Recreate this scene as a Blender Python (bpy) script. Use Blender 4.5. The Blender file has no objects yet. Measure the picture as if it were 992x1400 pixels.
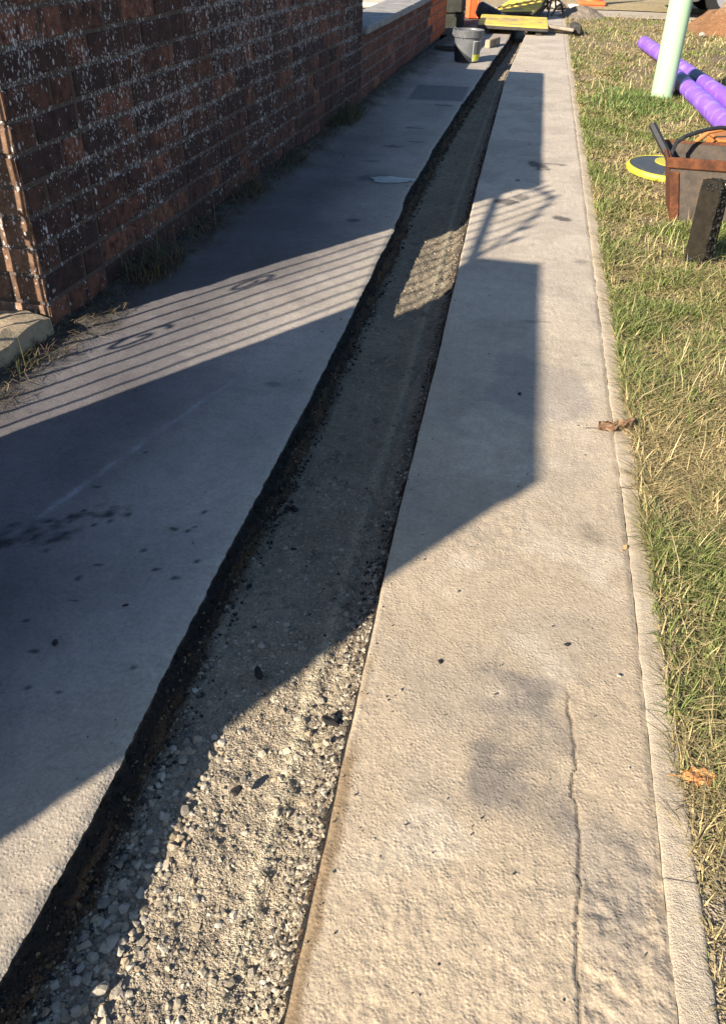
import bpy, math, random
import numpy as np
from mathutils import Matrix, Vector

random.seed(7)
rng = np.random.default_rng(7)
scene = bpy.context.scene
COL = scene.collection

# ------------------------------------------------------------------ camera
cam_d = bpy.data.cameras.new("camera")
cam_d.sensor_fit = 'VERTICAL'
cam_d.sensor_height = 36.0
cam_d.lens = 36.0 * 1105.5 / 1400.0
cam_d.clip_start = 0.02
cam_d.clip_end = 500
cam = bpy.data.objects.new("camera", cam_d)
COL.objects.link(cam)
R_ = Vector((0.98371547, 0.17886148, 0.01767607))
U_ = Vector((-0.12015415, 0.58130096, 0.8047684))
F_ = Vector((-0.13366695, 0.79378698, -0.59332569))
cam.matrix_world = Matrix(((R_.x, U_.x, -F_.x, 0), (R_.y, U_.y, -F_.y, 0), (R_.z, U_.z, -F_.z, 1.0), (0, 0, 0, 1)))
scene.camera = cam
scene.render.resolution_x, scene.render.resolution_y = 725, 1024

# ------------------------------------------------------------------ light
SUN_AZ = math.radians(34.3)      # direction the light travels, from +Y towards +X
SUN_EL = math.radians(26.0)
world = bpy.data.worlds.new("World")
scene.world = world
world.use_nodes = True
wn = world.node_tree.nodes
sky = wn.new('ShaderNodeTexSky')
sky.sky_type = 'NISHITA'
sky.sun_disc = False
sky.sun_elevation = SUN_EL
sky.sun_rotation = SUN_AZ + math.pi      # the sun stands behind the camera, to the left
sky.air_density = 1.0
sky.dust_density = 0.6
sky.ozone_density = 3.0
wn['Background'].inputs['Strength'].default_value = 0.063
world.node_tree.links.new(sky.outputs[0], wn['Background'].inputs['Color'])
sun_d = bpy.data.lights.new("sun", 'SUN')
sun_d.energy = 4.6
sun_d.angle = math.radians(0.55)
sun_d.color = (1.0, 0.89, 0.73)
sun = bpy.data.objects.new("sun", sun_d)
COL.objects.link(sun)
d = Vector((math.sin(SUN_AZ) * math.cos(SUN_EL), math.cos(SUN_AZ) * math.cos(SUN_EL), -math.sin(SUN_EL)))
sun.rotation_euler = d.to_track_quat('-Z', 'Y').to_euler()
vs = scene.view_settings
vs.view_transform = 'Standard'
vs.look = 'None'
vs.exposure = 1.58
vs.gamma = 1.0
vs.use_curve_mapping = False

# ------------------------------------------------------------------ helpers
def lin(r, g, b):
    f = lambda c: ((c / 255 + .055) / 1.055) ** 2.4 if c > 10 else c / 255 / 12.92
    return (f(r), f(g), f(b), 1.0)

class NT:
    """small wrapper for building a material"""
    def __init__(self, name, rough=.9, spec=.3):
        self.m = bpy.data.materials.new(name)
        self.m.use_nodes = True
        self.t = self.m.node_tree
        self.n = self.t.nodes
        self.b = self.n['Principled BSDF']
        self.b.inputs['Roughness'].default_value = rough
        self.b.inputs['Specular IOR Level'].default_value = spec
        self._pos = None
    def add(self, kind, **kw):
        nd = self.n.new(kind)
        for k, v in kw.items():
            if hasattr(nd, k) and k not in nd.inputs:
                setattr(nd, k, v)
            else:
                nd.inputs[k].default_value = v
        return nd
    def ln(self, a, b):
        self.t.links.new(a, b)
    @property
    def pos(self):
        if self._pos is None:
            self._pos = self.add('ShaderNodeNewGeometry').outputs['Position']
        return self._pos
    def objco(self):
        return self.add('ShaderNodeTexCoord').outputs['Object']
    def noise(self, scale, detail=4, rough=.6, vec=None):
        nd = self.add('ShaderNodeTexNoise')
        nd.inputs['Scale'].default_value = scale
        nd.inputs['Detail'].default_value = detail
        nd.inputs['Roughness'].default_value = rough
        self.ln(vec if vec is not None else self.pos, nd.inputs['Vector'])
        return nd.outputs['Fac']
    def voro(self, scale, vec=None, feature='F1'):
        nd = self.add('ShaderNodeTexVoronoi')
        nd.feature = feature
        nd.inputs['Scale'].default_value = scale
        self.ln(vec if vec is not None else self.pos, nd.inputs['Vector'])
        return nd.outputs['Distance']
    def ramp(self, fac, stops):
        nd = self.add('ShaderNodeValToRGB')
        e = nd.color_ramp.elements
        while len(e) < len(stops):
            e.new(.5)
        for el, (p, c) in zip(e, stops):
            el.position = p
            el.color = c if len(c) == 4 else (*c, 1)
        self.ln(fac, nd.inputs['Fac'])
        return nd.outputs['Color']
    def rng(self, v, a, b, c=0., d=1.):
        nd = self.add('ShaderNodeMapRange')
        nd.inputs['From Min'].default_value = a
        nd.inputs['From Max'].default_value = b
        nd.inputs['To Min'].default_value = c
        nd.inputs['To Max'].default_value = d
        self.ln(v, nd.inputs['Value'])
        return nd.outputs['Result']
    def math(self, op, a, b=None):
        nd = self.add('ShaderNodeMath', operation=op)
        for i, v in enumerate((a, b)):
            if v is None:
                continue
            if isinstance(v, (int, float)):
                nd.inputs[i].default_value = v
            else:
                self.ln(v, nd.inputs[i])
        return nd.outputs[0]
    def mix(self, fac, a, b, mode='MIX'):
        nd = self.add('ShaderNodeMix', data_type='RGBA', blend_type=mode)
        for sock, v in ((nd.inputs[0], fac), (nd.inputs[6], a), (nd.inputs[7], b)):
            if isinstance(v, (int, float)):
                sock.default_value = v
            elif isinstance(v, (tuple, list)):
                sock.default_value = v if len(v) == 4 else (*v, 1)
            else:
                self.ln(v, sock)
        return nd.outputs[2]
    def attr(self, name='Col'):
        nd = self.add('ShaderNodeAttribute')
        nd.attribute_name = name
        return nd.outputs['Color']
    def obrand(self):
        return self.add('ShaderNodeObjectInfo').outputs['Random']
    def color(self, c):
        if isinstance(c, (tuple, list)):
            self.b.inputs['Base Color'].default_value = c if len(c) == 4 else (*c, 1)
        else:
            self.ln(c, self.b.inputs['Base Color'])
    def bump(self, h, strength=.5, dist=.005):
        nd = self.add('ShaderNodeBump')
        nd.inputs['Strength'].default_value = strength
        nd.inputs['Distance'].default_value = dist
        self.ln(h, nd.inputs['Height'])
        self.ln(nd.outputs[0], self.b.inputs['Normal'])

def mk_mesh(name, verts, faces, smooth=False, col=None):
    me = bpy.data.meshes.new(name)
    if isinstance(verts, np.ndarray) and isinstance(faces, np.ndarray):
        k = faces.shape[1]
        me.vertices.add(len(verts))
        me.vertices.foreach_set('co', verts.astype(np.float32).ravel())
        me.loops.add(faces.size)
        me.loops.foreach_set('vertex_index', faces.astype(np.int32).ravel())
        me.polygons.add(len(faces))
        me.polygons.foreach_set('loop_start', np.arange(0, faces.size, k, dtype=np.int32))
        me.polygons.foreach_set('loop_total', np.full(len(faces), k, dtype=np.int32))
        me.update(calc_edges=True)
    else:
        me.from_pydata([tuple(v) for v in verts], [], [tuple(f) for f in faces])
        me.update()
    if col is not None:
        a = me.attributes.new('Col', 'FLOAT_COLOR', 'POINT')
        c = np.ones((len(me.vertices), 4), np.float32)
        c[:, :3] = col
        a.data.foreach_set('color', c.ravel())
    me.polygons.foreach_set('use_smooth', np.full(len(me.polygons), bool(smooth), dtype=bool))
    return me

def link(name, me, mat=None, parent=None, loc=(0, 0, 0), rot=(0, 0, 0)):
    o = bpy.data.objects.new(name, me)
    COL.objects.link(o)
    if mat is not None and me is not None and len(me.materials) == 0:
        me.materials.append(mat)
    if parent is not None:
        o.parent = parent
    o.location = loc
    o.rotation_euler = rot
    return o

def tag(o, label, cat=None, group=None, kind=None):
    o['label'] = label
    if cat:
        o['category'] = cat
    if group:
        o['group'] = group
    if kind:
        o['kind'] = kind
    return o

def thing(name, label, cat, loc=(0, 0, 0), rot=(0, 0, 0), group=None):
    return tag(link(name, None, loc=loc, rot=rot), label, cat, group)

class MB:
    """collects simple shapes into one mesh"""
    def __init__(self):
        self.v, self.f, self.mi = [], [], []
    def add(self, vs, fs, mi=0):
        o = len(self.v)
        self.v += [tuple(x) for x in vs]
        self.f += [tuple(i + o for i in f) for f in fs]
        self.mi += [mi] * len(fs)
        return self
    def box(self, c, s, rot=None, bev=0.0, mi=0):
        hx, hy, hz = s[0] / 2, s[1] / 2, s[2] / 2
        b = min(bev, hx * .9, hy * .9, hz * .9)
        if b <= 0:
            vs = [(x, y, z) for x in (-hx, hx) for y in (-hy, hy) for z in (-hz, hz)]
            fs = [(0, 1, 3, 2), (4, 6, 7, 5), (0, 4, 5, 1), (2, 3, 7, 6), (0, 2, 6, 4), (1, 5, 7, 3)]
        else:
            vs, fs = [], []
            rings = [(-hz, b), (-hz + b, 0), (hz - b, 0), (hz, b)]
            for z, i in rings:
                X, Y = hx - i, hy - i
                c_ = b if i == 0 else b * .4
                vs += [(X, -Y + c_, z), (X, Y - c_, z), (X - c_, Y, z), (-X + c_, Y, z), (-X, Y - c_, z), (-X, -Y + c_, z), (-X + c_, -Y, z), (X - c_, -Y, z)]
            for r in range(3):
                for k in range(8):
                    a, b_ = r * 8 + k, r * 8 + (k + 1) % 8
                    fs.append((a, b_, b_ + 8, a + 8))
            fs.append(tuple(range(7, -1, -1)))
            fs.append(tuple(range(24, 32)))
        M = rot if rot is not None else Matrix.Identity(3)
        return self.add([Vector(c) + M @ Vector(p) for p in vs], fs, mi)
    def tube(self, pts, r, n=10, caps=True, mi=0):
        pts = [Vector(p) for p in pts]
        rs = r if isinstance(r, (list, tuple)) else [r] * len(pts)
        vs, fs = [], []
        up = None
        for i, p in enumerate(pts):
            t = (pts[min(i + 1, len(pts) - 1)] - pts[max(i - 1, 0)]).normalized()
            if up is None:
                a = Vector((0, 0, 1)) if abs(t.z) < .9 else Vector((1, 0, 0))
                up = t.cross(a).normalized()
            else:
                up = (up - t * up.dot(t)).normalized()
            w = t.cross(up)
            for k in range(n):
                an = 2 * math.pi * k / n
                vs.append(p + (up * math.cos(an) + w * math.sin(an)) * rs[i])
        for i in range(len(pts) - 1):
            for k in range(n):
                a, b = i * n + k, i * n + (k + 1) % n
                fs.append((a, b, b + n, a + n))
        if caps:
            fs.append(tuple(range(n - 1, -1, -1)))
            fs.append(tuple(range((len(pts) - 1) * n, len(pts) * n)))
        return self.add(vs, fs, mi)
    def lathe(self, prof, n=32, c=(0, 0, 0), mi=0):
        vs, fs = [], []
        for (r, z) in prof:
            for k in range(n):
                a = 2 * math.pi * k / n
                vs.append((c[0] + r * math.cos(a), c[1] + r * math.sin(a), c[2] + z))
        for i in range(len(prof) - 1):
            for k in range(n):
                a, b = i * n + k, i * n + (k + 1) % n
                fs.append((a, b, b + n, a + n))
        return self.add(vs, fs, mi)
    def prism(self, poly, y0, y1, mi=0):
        n = len(poly)
        vs = [(x, y0, z) for x, z in poly] + [(x, y1, z) for x, z in poly]
        fs = [(i, (i + 1) % n, (i + 1) % n + n, i + n) for i in range(n)]
        fs += [tuple(range(n - 1, -1, -1)), tuple(range(n, 2 * n))]
        return self.add(vs, fs, mi)
    def build(self, name, mat, parent=None, loc=(0, 0, 0), rot=(0, 0, 0), smooth=False):
        me = mk_mesh(name, self.v, self.f, smooth)
        mats = mat if isinstance(mat, (list, tuple)) else [mat]
        for m in mats:
            me.materials.append(m)
        if len(mats) > 1:
            me.polygons.foreach_set('material_index', self.mi)
        if smooth:
            try:
                me.set_sharp_from_angle(angle=math.radians(35))
            except Exception:
                pass
        return link(name, me, None, parent, loc, rot)

# vectorised value noise
_T = rng.random((256, 256)).astype(np.float32)
def vnoise(x, y):
    xi, yi = np.floor(x).astype(int), np.floor(y).astype(int)
    fx, fy = x - xi, y - yi
    fx, fy = fx * fx * (3 - 2 * fx), fy * fy * (3 - 2 * fy)
    a, b = _T[xi & 255, yi & 255], _T[(xi + 1) & 255, yi & 255]
    c, e = _T[xi & 255, (yi + 1) & 255], _T[(xi + 1) & 255, (yi + 1) & 255]
    return (a * (1 - fx) + b * fx) * (1 - fy) + (c * (1 - fx) + e * fx) * fy
def fbm(x, y, f, octv=4, g=.5, ox=0.):
    s, a, t = 0., 1., 0.
    for i in range(octv):
        s = s + a * (vnoise(x * f + 17.3 * i + ox, y * f + 9.1 * i + ox * 1.7) - .5)
        t += a
        a *= g
        f *= 2.03
    return s / t * 2
def sstep(a, b, x):
    t = np.clip((x - a) / (b - a), 0, 1)
    return t * t * (3 - 2 * t)

# ------------------------------------------------------------------ layout curves (metres; +Y runs along the footway)
_yl = [-2, .354, .578, 1.077, 1.77, 2.75, 3.81, 4.8, 5.78, 7.5, 9.34, 10.5, 13.2]
_xl = [-.478, -.474, -.463, -.464, -.448, -.445, -.458, -.440, -.412, -.335, -.246, -.21, -.18]
_yr = [-2, .39, .885, 1.35, 2.15, 3.88, 7.06, 9.4, 10.5, 13.2]
_xr = [-.137, -.139, -.1455, -.152, -.150, -.164, -.157, -.088, -.05, .02]
_yk = [-2, .5, 1.0, 1.5, 2.5, 3.5, 6, 11, 13.4]
_xk = [.292, .299, .307, .313, .318, .322, .330, .352, .36]
def lipL(y):
    y = np.asarray(y, float)
    return np.interp(y, _yl, _xl) + .0030 * fbm(y, y * 0 + 2, 70, 3, .7) + .0030 * fbm(y, y * 0 + 3, 9, 4, .65) * (1 + .8 * (y > 2.5)) + .010 * sstep(2.5, 3.2, y) * fbm(y, y * 0 + 8, 3.2, 2)
def lipR(y):
    y = np.asarray(y, float)
    return np.interp(y, _yr, _xr) + .0022 * fbm(y, y * 0 + 5, 10, 4, .6)
def kin(y):
    y = np.asarray(y, float)
    return np.interp(y, _yk, _xk) + .0012 * fbm(y, y * 0 + 1, 2.5, 3)
KW = .044
def wallx(y):
    return -1.27 + .059 * (np.asarray(y, float) - 2.03)

# ------------------------------------------------------------------ materials for the setting
def mat_vertex(name, fine=260, bump=.5, dist=.003, rough=.92, var=.25, grain2=70):
    t = NT(name, rough, .25)
    c = t.attr()
    n1 = t.noise(fine, 3, .65)
    n2 = t.noise(grain2, 4, .6)
    v = t.math('ADD', t.rng(n1, .3, .7, 1 - var, 1 + var), t.rng(n2, .3, .7, -var * .6, var * .6))
    comb = t.add('ShaderNodeCombineColor')
    for i in range(3):
        t.ln(v, comb.inputs[i])
    t.color(t.mix(1.0, c, comb.outputs[0], 'MULTIPLY'))
    t.bump(t.math('ADD', t.noise(fine, 2, .7), t.math('MULTIPLY', n2, 1.4)), bump, dist)
    return t.m
def mat_pave():
    t = NT('dusty_tarmac', .93, .25)
    c = t.attr()
    n1, n2, n3 = t.noise(420, 3, .7), t.noise(110, 4, .62), t.noise(28, 4, .6)
    v = t.math('ADD', t.rng(n1, .3, .7, .80, 1.20), t.math('ADD', t.rng(n2, .3, .7, -.14, .14), t.rng(n3, .3, .7, -.10, .10)))
    comb = t.add('ShaderNodeCombineColor')
    for i in range(3):
        t.ln(v, comb.inputs[i])
    c = t.mix(1.0, c, comb.outputs[0], 'MULTIPLY')
    # pale aggregate grains
    g = t.rng(t.voro(230), .16, .10, 0, .45)
    g = t.math('MULTIPLY', g, t.rng(t.noise(30, 3, .6), .45, .6))
    c = t.mix(g, c, (.42, .40, .37, 1))
    t.color(c)
    gr = t.rng(t.voro(185), .0, .62, 1, 0)
    h = t.math('ADD', t.math('MULTIPLY', gr, t.rng(t.noise(35, 3, .6), .3, .62, .15, 1.1)), t.math('MULTIPLY', t.noise(330, 2, .7), .8))
    t.bump(t.math('ADD', h, t.math('MULTIPLY', n2, .9)), .40, .0024)
    return t.m
M_pave = mat_pave()
def _wet(m):
    nt = m.node_tree
    a = nt.nodes.new('ShaderNodeAttribute')
    a.attribute_name = 'Wet'
    r = nt.nodes.new('ShaderNodeMapRange')
    r.inputs['To Min'].default_value = .93
    r.inputs['To Max'].default_value = .12
    nt.links.new(a.outputs['Fac'], r.inputs['Value'])
    nt.links.new(r.outputs[0], nt.nodes['Principled BSDF'].inputs['Roughness'])
_wet(M_pave)
M_soil = mat_vertex('trench_bed', 240, .9, .006, .95, .3, 60)
M_side = mat_vertex('trench_cut', 220, 1.0, .014, .9, .5, 70)
M_edge = mat_vertex('old_concrete', 320, .7, .0026, .92, .16, 60)
M_verge = mat_vertex('verge_soil', 90, 1.0, .02, .97, .35, 25)
M_stone = mat_vertex('gravel', 500, .4, .0015, .85, .15, 200)
def mat_grass():
    t = NT('grass_blades', .75, .25)
    t.color(t.attr())
    t.b.inputs['Transmission Weight'].default_value = 0
    tr = t.add('ShaderNodeBsdfTranslucent')
    t.ln(t.attr(), tr.inputs['Color'])
    mx = t.add('ShaderNodeMixShader')
    mx.inputs[0].default_value = .22
    t.ln(t.b.outputs[0], mx.inputs[1])
    t.ln(tr.outputs[0], mx.inputs[2])
    t.ln(mx.outputs[0], t.n['Material Output'].inputs['Surface'])
    return t.m
M_grass = mat_grass()
def simple(name, col, rough=.6, spec=.4, metal=0, var=.12, scale=30, bump=0., bdist=.002, dirt=None, dscale=8, damt=.5):
    t = NT(name, rough, spec)
    t.b.inputs['Metallic'].default_value = metal
    n = t.noise(scale, 4, .6)
    k = lambda f: tuple(min(1, c * f) for c in col[:3]) + (1,)
    c = t.ramp(n, [(.3, k(1 - var)), (.7, k(1 + var))])
    if dirt:
        c = t.mix(t.rng(t.noise(dscale, 5, .65), .5, .66, 0, damt), c, dirt)
    t.color(c)
    if bump:
        t.bump(t.noise(scale * 4, 3, .6), bump, bdist)
    return t.m

# ------------------------------------------------------------------ pavement
_ys = list(np.arange(-1.6, .22, .06))
y = .22
while y < 13.0:
    _ys.append(y)
    y += max(.0042, .0050 * y)
_ys.append(13.0)
YS = np.array(_ys)

def grid(name, X, Y, Z, col, mat, wet=None, kind='structure', flip=False):
    nr, nc = X.shape
    idx = np.arange(nr * nc).reshape(nr, nc)
    f = np.stack([idx[:-1, :-1], idx[:-1, 1:], idx[1:, 1:], idx[1:, :-1]], -1).reshape(-1, 4)
    if flip:
        f = f[:, ::-1]
    me = mk_mesh(name, np.stack([X, Y, Z], -1).reshape(-1, 3), f, True, col.reshape(-1, 3))
    if wet is not None:
        a = me.attributes.new('Wet', 'FLOAT', 'POINT')
        a.data.foreach_set('value', wet.astype(np.float32).ravel())
    o = link(name, me, mat)
    if kind:
        o['kind'] = kind
    return o

def blot(X, Y, cx, cy, rx, ry, ang=0., rag=.5, f=30):
    c, s = math.cos(ang), math.sin(ang)
    dx, dy = X - cx, Y - cy
    u, v = (dx * c + dy * s) / rx, (-dx * s + dy * c) / ry
    dd = np.sqrt(u * u + v * v) + rag * fbm(X, Y, f, 4, .6, cx * 7)
    return 1 - sstep(.6, 1.0, dd)

def mixc(c, k, m):
    return c * (1 - m[..., None]) + np.array(k) * m[..., None]

# right hand strip between trench and edging
un = np.linspace(0, 1, 170)
Yg = np.repeat(YS[:, None], len(un), 1)
Xg = lipR(YS)[:, None] * (1 - un) + (kin(YS) - .001)[:, None] * un
crack_y = [.3, .479, .56, .65, .70, .74, .792, .845, .90, .933, .96]
crack_x = [.186, .187, .191, .195, .193, .188, .194, .189, .187, .184, .178]
cx = np.interp(YS, crack_y, crack_x)[:, None] + .010 * fbm(YS, YS * 0, 30, 5, .75)[:, None]
cm = np.exp(-((Xg - cx) / (.0011 + .0013 * vnoise(Yg * 40, Yg * 0))) ** 2) * sstep(.97, .9, Yg) * np.clip(.55 + 1.3 * fbm(Yg, Yg * 0 + 4, 11, 3), .05, 1)
near = 1 / (1 + (Yg / 2.2) ** 2)
rough_zone = sstep(-.002, .012, Xg - cx) * sstep(.95, .6, Yg)
crust = fbm(Xg, Yg, 62, 3, .6)
relief = np.clip(.45 + 1.1 * fbm(Xg, Yg, 5, 3, .5, 12.) + .5 * sstep(.8, .4, Yg), .15, 1.2)
Z = .0013 * crust * relief * (1 + 1.6 * rough_zone) + .0008 * relief * fbm(Xg, Yg, 120, 2) + .003 * fbm(Xg, Yg, 4, 3)
Z += rough_zone * .003 * fbm(Xg, Yg, 20, 3) - cm * .0038
Z -= .002 * sstep(.012, 0, kin(YS)[:, None] - Xg)
Z -= .003 * sstep(.006, 0, Xg - lipR(YS)[:, None])
base = np.array([.350, .280, .198])
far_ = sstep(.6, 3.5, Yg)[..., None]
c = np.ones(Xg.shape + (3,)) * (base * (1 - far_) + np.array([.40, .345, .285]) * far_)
c = c * (1 + .13 * fbm(Xg, Yg, 3.0, 4))[..., None]
c = mixc(c, (.25, .215, .175), np.clip(.75 * sstep(-.05, .4, fbm(Xg, Yg, 5.5, 4, .55, 3.)), 0, 1) * .55)
c = mixc(c, (.45, .385, .30), sstep(.2, .6, fbm(Xg, Yg, 7.5, 3, .5, 9.)) * .5)
# cross banding further away left by screeding
c = c * (1 + .10 * fbm(Xg * .25, Yg, 7, 3, .6, 2.) * sstep(1.2, 3., Yg))[..., None]
# grey worn patch beside the crack
gp = sstep(.02, .06, Xg + .03 * fbm(Xg, Yg, 18, 4)) * sstep(.215, .18, Xg + .03 * fbm(Xg, Yg, 16, 4, .5, 2.)) * sstep(.62, .72, Yg + .06 * fbm(Xg, Yg, 14, 4)) * sstep(.97, .93, Yg + .04 * fbm(Xg, Yg, 15, 3, .5, 7.))
c = mixc(c, (.165, .143, .122), gp * np.clip(.52 + 1.1 * fbm(Xg, Yg, 16, 4, .55, 5.), 0, .9))
gp2 = blot(Xg, Yg, .235, .62, .06, .14, 0, .6, 14)
c = mixc(c, (.20, .175, .15), gp2 * .5)
gp3 = blot(Xg, Yg, .17, 1.95, .10, .22, .2, .8, 9) + blot(Xg, Yg, .08, 2.0, .10, .2, 0, .8, 9)
c = mixc(c, (.215, .195, .18), np.clip(gp3, 0, 1) * .45)
c = mixc(c, (.07, .055, .04), cm * .75)
# brown earth smeared along the cut edge
bs = sstep(.024, .012, Xg - lipR(YS)[:, None] + .004 * fbm(Xg, Yg, 25, 3)) * sstep(.78, .72, Yg) + .6 * sstep(.018, .008, Xg - lipR(YS)[:, None]) * sstep(.83, .86, Yg) * sstep(.95, .92, Yg)
c = mixc(c, (.15, .095, .045), np.clip(bs, 0, 1) * .7)
for (sx, sy, rx, ry, an, k) in [(.115, 4.42, .055, .12, .3, .8), (.21, 4.47, .07, .03, -.1, .7), (.215, 3.53, .05, .03, -.6, .85), (-.02, 3.72, .07, .05, .2, .75), (.05, 3.80, .04, .05, 0, .6), (.02, 4.1, .012, .03, 0, .8), (.06, 4.9, .012, .03, 0, .8), (.13, 2.42, .05, .012, .1, .4), (.26, 2.15, .03, .012, 0, .4), (.28, 3.0, .03, .04, .4, .35), (.24, 1.36, .03, .05, .3, .3)]:
    c = mixc(c, (.055, .05, .05), blot(Xg, Yg, sx, sy, rx, ry, an, .7, 18) * k)
kd = sstep(.016, .002, kin(YS)[:, None] - Xg + .004 * fbm(Xg, Yg, 30, 3))
c = mixc(c, (.15, .12, .085), kd * np.clip(.2 + .6 * fbm(Xg, Yg, 6, 3), 0, .5))
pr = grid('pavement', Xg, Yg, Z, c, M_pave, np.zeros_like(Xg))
tag(pr, 'dusty beige footway strip between the open trench and the edging')

# left hand strip between wall and trench
un = np.linspace(0, 1, 120) ** 1.0
Yg = np.repeat(YS[:, None], len(un), 1)
xw = np.where(YS < 2.03, -1.5, wallx(YS) - .04)
xw = np.where(YS > 9.7, -1.6, xw)
Xg = xw[:, None] * (1 - un) + lipL(YS)[:, None] * un
Z = .0012 * fbm(Xg, Yg, 45, 3, .6) + .003 * fbm(Xg, Yg, 4, 3)
Z -= .005 * sstep(.012, 0, lipL(YS)[:, None] - Xg)
fromw = (Xg - wallx(YS)[:, None])
Z += .018 * sstep(.16, 0, fromw + .05 * fbm(Xg, Yg, 8, 3)) * (1 + .8 * fbm(Xg, Yg, 30, 3))
dusty = sstep(-.90, -.48, Xg + .12 * fbm(Xg, Yg, 2.2, 4))  # low towards the wall, where painted shade adds to the old tarmac
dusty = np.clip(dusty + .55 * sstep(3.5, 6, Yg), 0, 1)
c = np.array([.112, .104, .108]) * (1 - dusty[..., None]) + np.array([.280, .248, .220]) * dusty[..., None]  # dark end is old tarmac plus painted wall-side shade with its violet tint
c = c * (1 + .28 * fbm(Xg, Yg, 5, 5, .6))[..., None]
c = mixc(c, (.34, .30, .245), sstep(.09, .0, lipL(YS)[:, None] - Xg + .05 * fbm(Xg, Yg, 6, 3)) * .55)
c = mixc(c, (.35, .285, .205), sstep(1.0, .5, Yg) * sstep(-.75, -.5, Xg) * .5)
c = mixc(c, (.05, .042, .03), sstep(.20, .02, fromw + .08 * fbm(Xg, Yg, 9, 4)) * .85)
# pale specks, scuffed chalky line
ln = np.interp(Yg, [1.0, 1.233, 1.759, 2.05], [-.93, -.859, -.696, -.60])
c = mixc(c, (.30, .30, .32), np.exp(-((Xg - ln + .006 * fbm(Xg, Yg, 30, 3)) / .007) ** 2) * sstep(1.0, 1.1, Yg) * sstep(2.0, 1.8, Yg) * np.clip(.45 + .8 * fbm(Xg, Yg, 25, 3), 0, 1) * .7)
ol = blot(Xg, Yg, -.86, 1.12, .09, .05, .6, .8, 16) + blot(Xg, Yg, -.78, 1.21, .08, .022, .5, 1.0, 28) + blot(Xg, Yg, -.72, 1.24, .05, .02, -.3, 1.1, 35)
c = mixc(c, (.018, .018, .02), np.clip(ol, 0, 1) * np.clip(.55 + 1.3 * fbm(Xg, Yg, 45, 3, .6, 8.), 0, .9))
for k in range(26):
    c = mixc(c, (.02, .02, .022), blot(Xg, Yg, rng.uniform(-.82, -.5), rng.uniform(.75, 1.5), rng.uniform(.004, .008), rng.uniform(.004, .01), 0, .5, 60) * .9)
pu = blot(Xg, Yg, -.52, 3.96, .11, .045, .1, .5, 14)
pu2 = blot(Xg, Yg, -.60, 3.97, .17, .075, .05, .5, 14)
c = mixc(c, (.07, .075, .085), np.clip(pu2, 0, 1) * .75)
for (sx, sy, rx, ry, k) in [(-.66, 4.65, .06, .03, .7), (-.56, 4.8, .05, .02, .7), (-.72, 4.3, .05, .02, .6), (-.6, 5.15, .07, .03, .6), (-.52, 5.9, .07, .03, .6), (-.62, 3.3, .03, .02, .7), (-.56, 1.85, .03, .014, .5)]:
    c = mixc(c, (.045, .045, .05), blot(Xg, Yg, sx, sy, rx, ry, .1, .8, 20) * k)
# darker square reinstatement patch near the bucket
rp = sstep(6.05, 6.09, Yg) * sstep(6.72, 6.66, Yg) * sstep(-.79, -.77, Xg) * sstep(-.39, -.41, Xg)
c = mixc(c, (.085, .085, .09), rp * .7)
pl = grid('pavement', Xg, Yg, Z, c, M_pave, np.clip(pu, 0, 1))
tag(pl, 'darker dusty tarmac footway between the brick wall and the trench')

tw = NT('standing_water', .24, .38)
tw.color((.02, .022, .026, 1))
tw.b.inputs['IOR'].default_value = 1.33
pv, pf = [(-.565, 3.955, .0042)], []
for k in range(64):
    a = 2 * math.pi * k / 64
    rr = 1 + .12 * math.sin(3 * a + 1) + .08 * math.sin(5 * a) + .06 * math.sin(11 * a + 2)
    pv.append((-.565 + .100 * rr * math.cos(a), 3.955 + .058 * rr * math.sin(a) + .01 * math.cos(a), .0034))
for k in range(64):
    pf.append((0, k + 1, (k + 1) % 64 + 1))
pdl = link('puddle', mk_mesh('puddle', pv, pf), tw.m)
tag(pdl, 'small shallow puddle on the shaded footway beside the trench', kind='structure')

# ------------------------------------------------------------------ trench
def floor_z(X, Y, fine=True):
    L, Rr = np.interp(Y, _yl, _xl), np.interp(Y, _yr, _xr)
    u = (X - L) / (Rr - L)
    z = -.090 - .008 * sstep(1.5, 4, Y) + .007 * np.exp(-((u - .72) / .05) ** 2) + .030 * sstep(.78, 1.0, u)
    z = z + .012 * sstep(.16, .02, u)
    if fine:
        z = z + .005 * fbm(X, Y, 24, 4, .6) + .0045 * fbm(X, Y, 80, 3, .65) + .007 * fbm(X, Y, 5, 2)
    return z
un = np.linspace(0, 1, 110)
Yg = np.repeat(YS[:, None], len(un), 1)
La, Ra = np.interp(YS, _yl, _xl), np.interp(YS, _yr, _xr)
Xg = (La - .012)[:, None] * (1 - un) + (Ra + .012)[:, None] * un
Z = floor_z(Xg, Yg)
uu = (Xg - La[:, None]) / (Ra - La)[:, None]
c = np.ones(Xg.shape + (3,)) * np.array([.285, .235, .170])
c = c * (1 + .25 * fbm(Xg, Yg, 9, 4))[..., None]
c = mixc(c, (.43, .375, .265), np.exp(-((uu - .72 + .02 * fbm(Yg, Yg * 0, 5, 2)) / .045) ** 2) * .75)
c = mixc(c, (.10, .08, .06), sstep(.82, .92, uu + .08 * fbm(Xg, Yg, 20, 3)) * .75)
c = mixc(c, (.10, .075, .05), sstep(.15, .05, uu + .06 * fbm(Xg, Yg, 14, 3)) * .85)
c = mixc(c, (.07, .065, .06), sstep(.35, .6, fbm(Xg, Yg, 28, 3, .55, 4.)) * .5)
c = c * (1 - .22 * sstep(.95, 1.25, Yg))[..., None]  # shadowed length of the bed darkened in its colour
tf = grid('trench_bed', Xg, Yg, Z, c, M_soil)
tag(tf, 'compacted gravel bed of the narrow footway trench')

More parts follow.
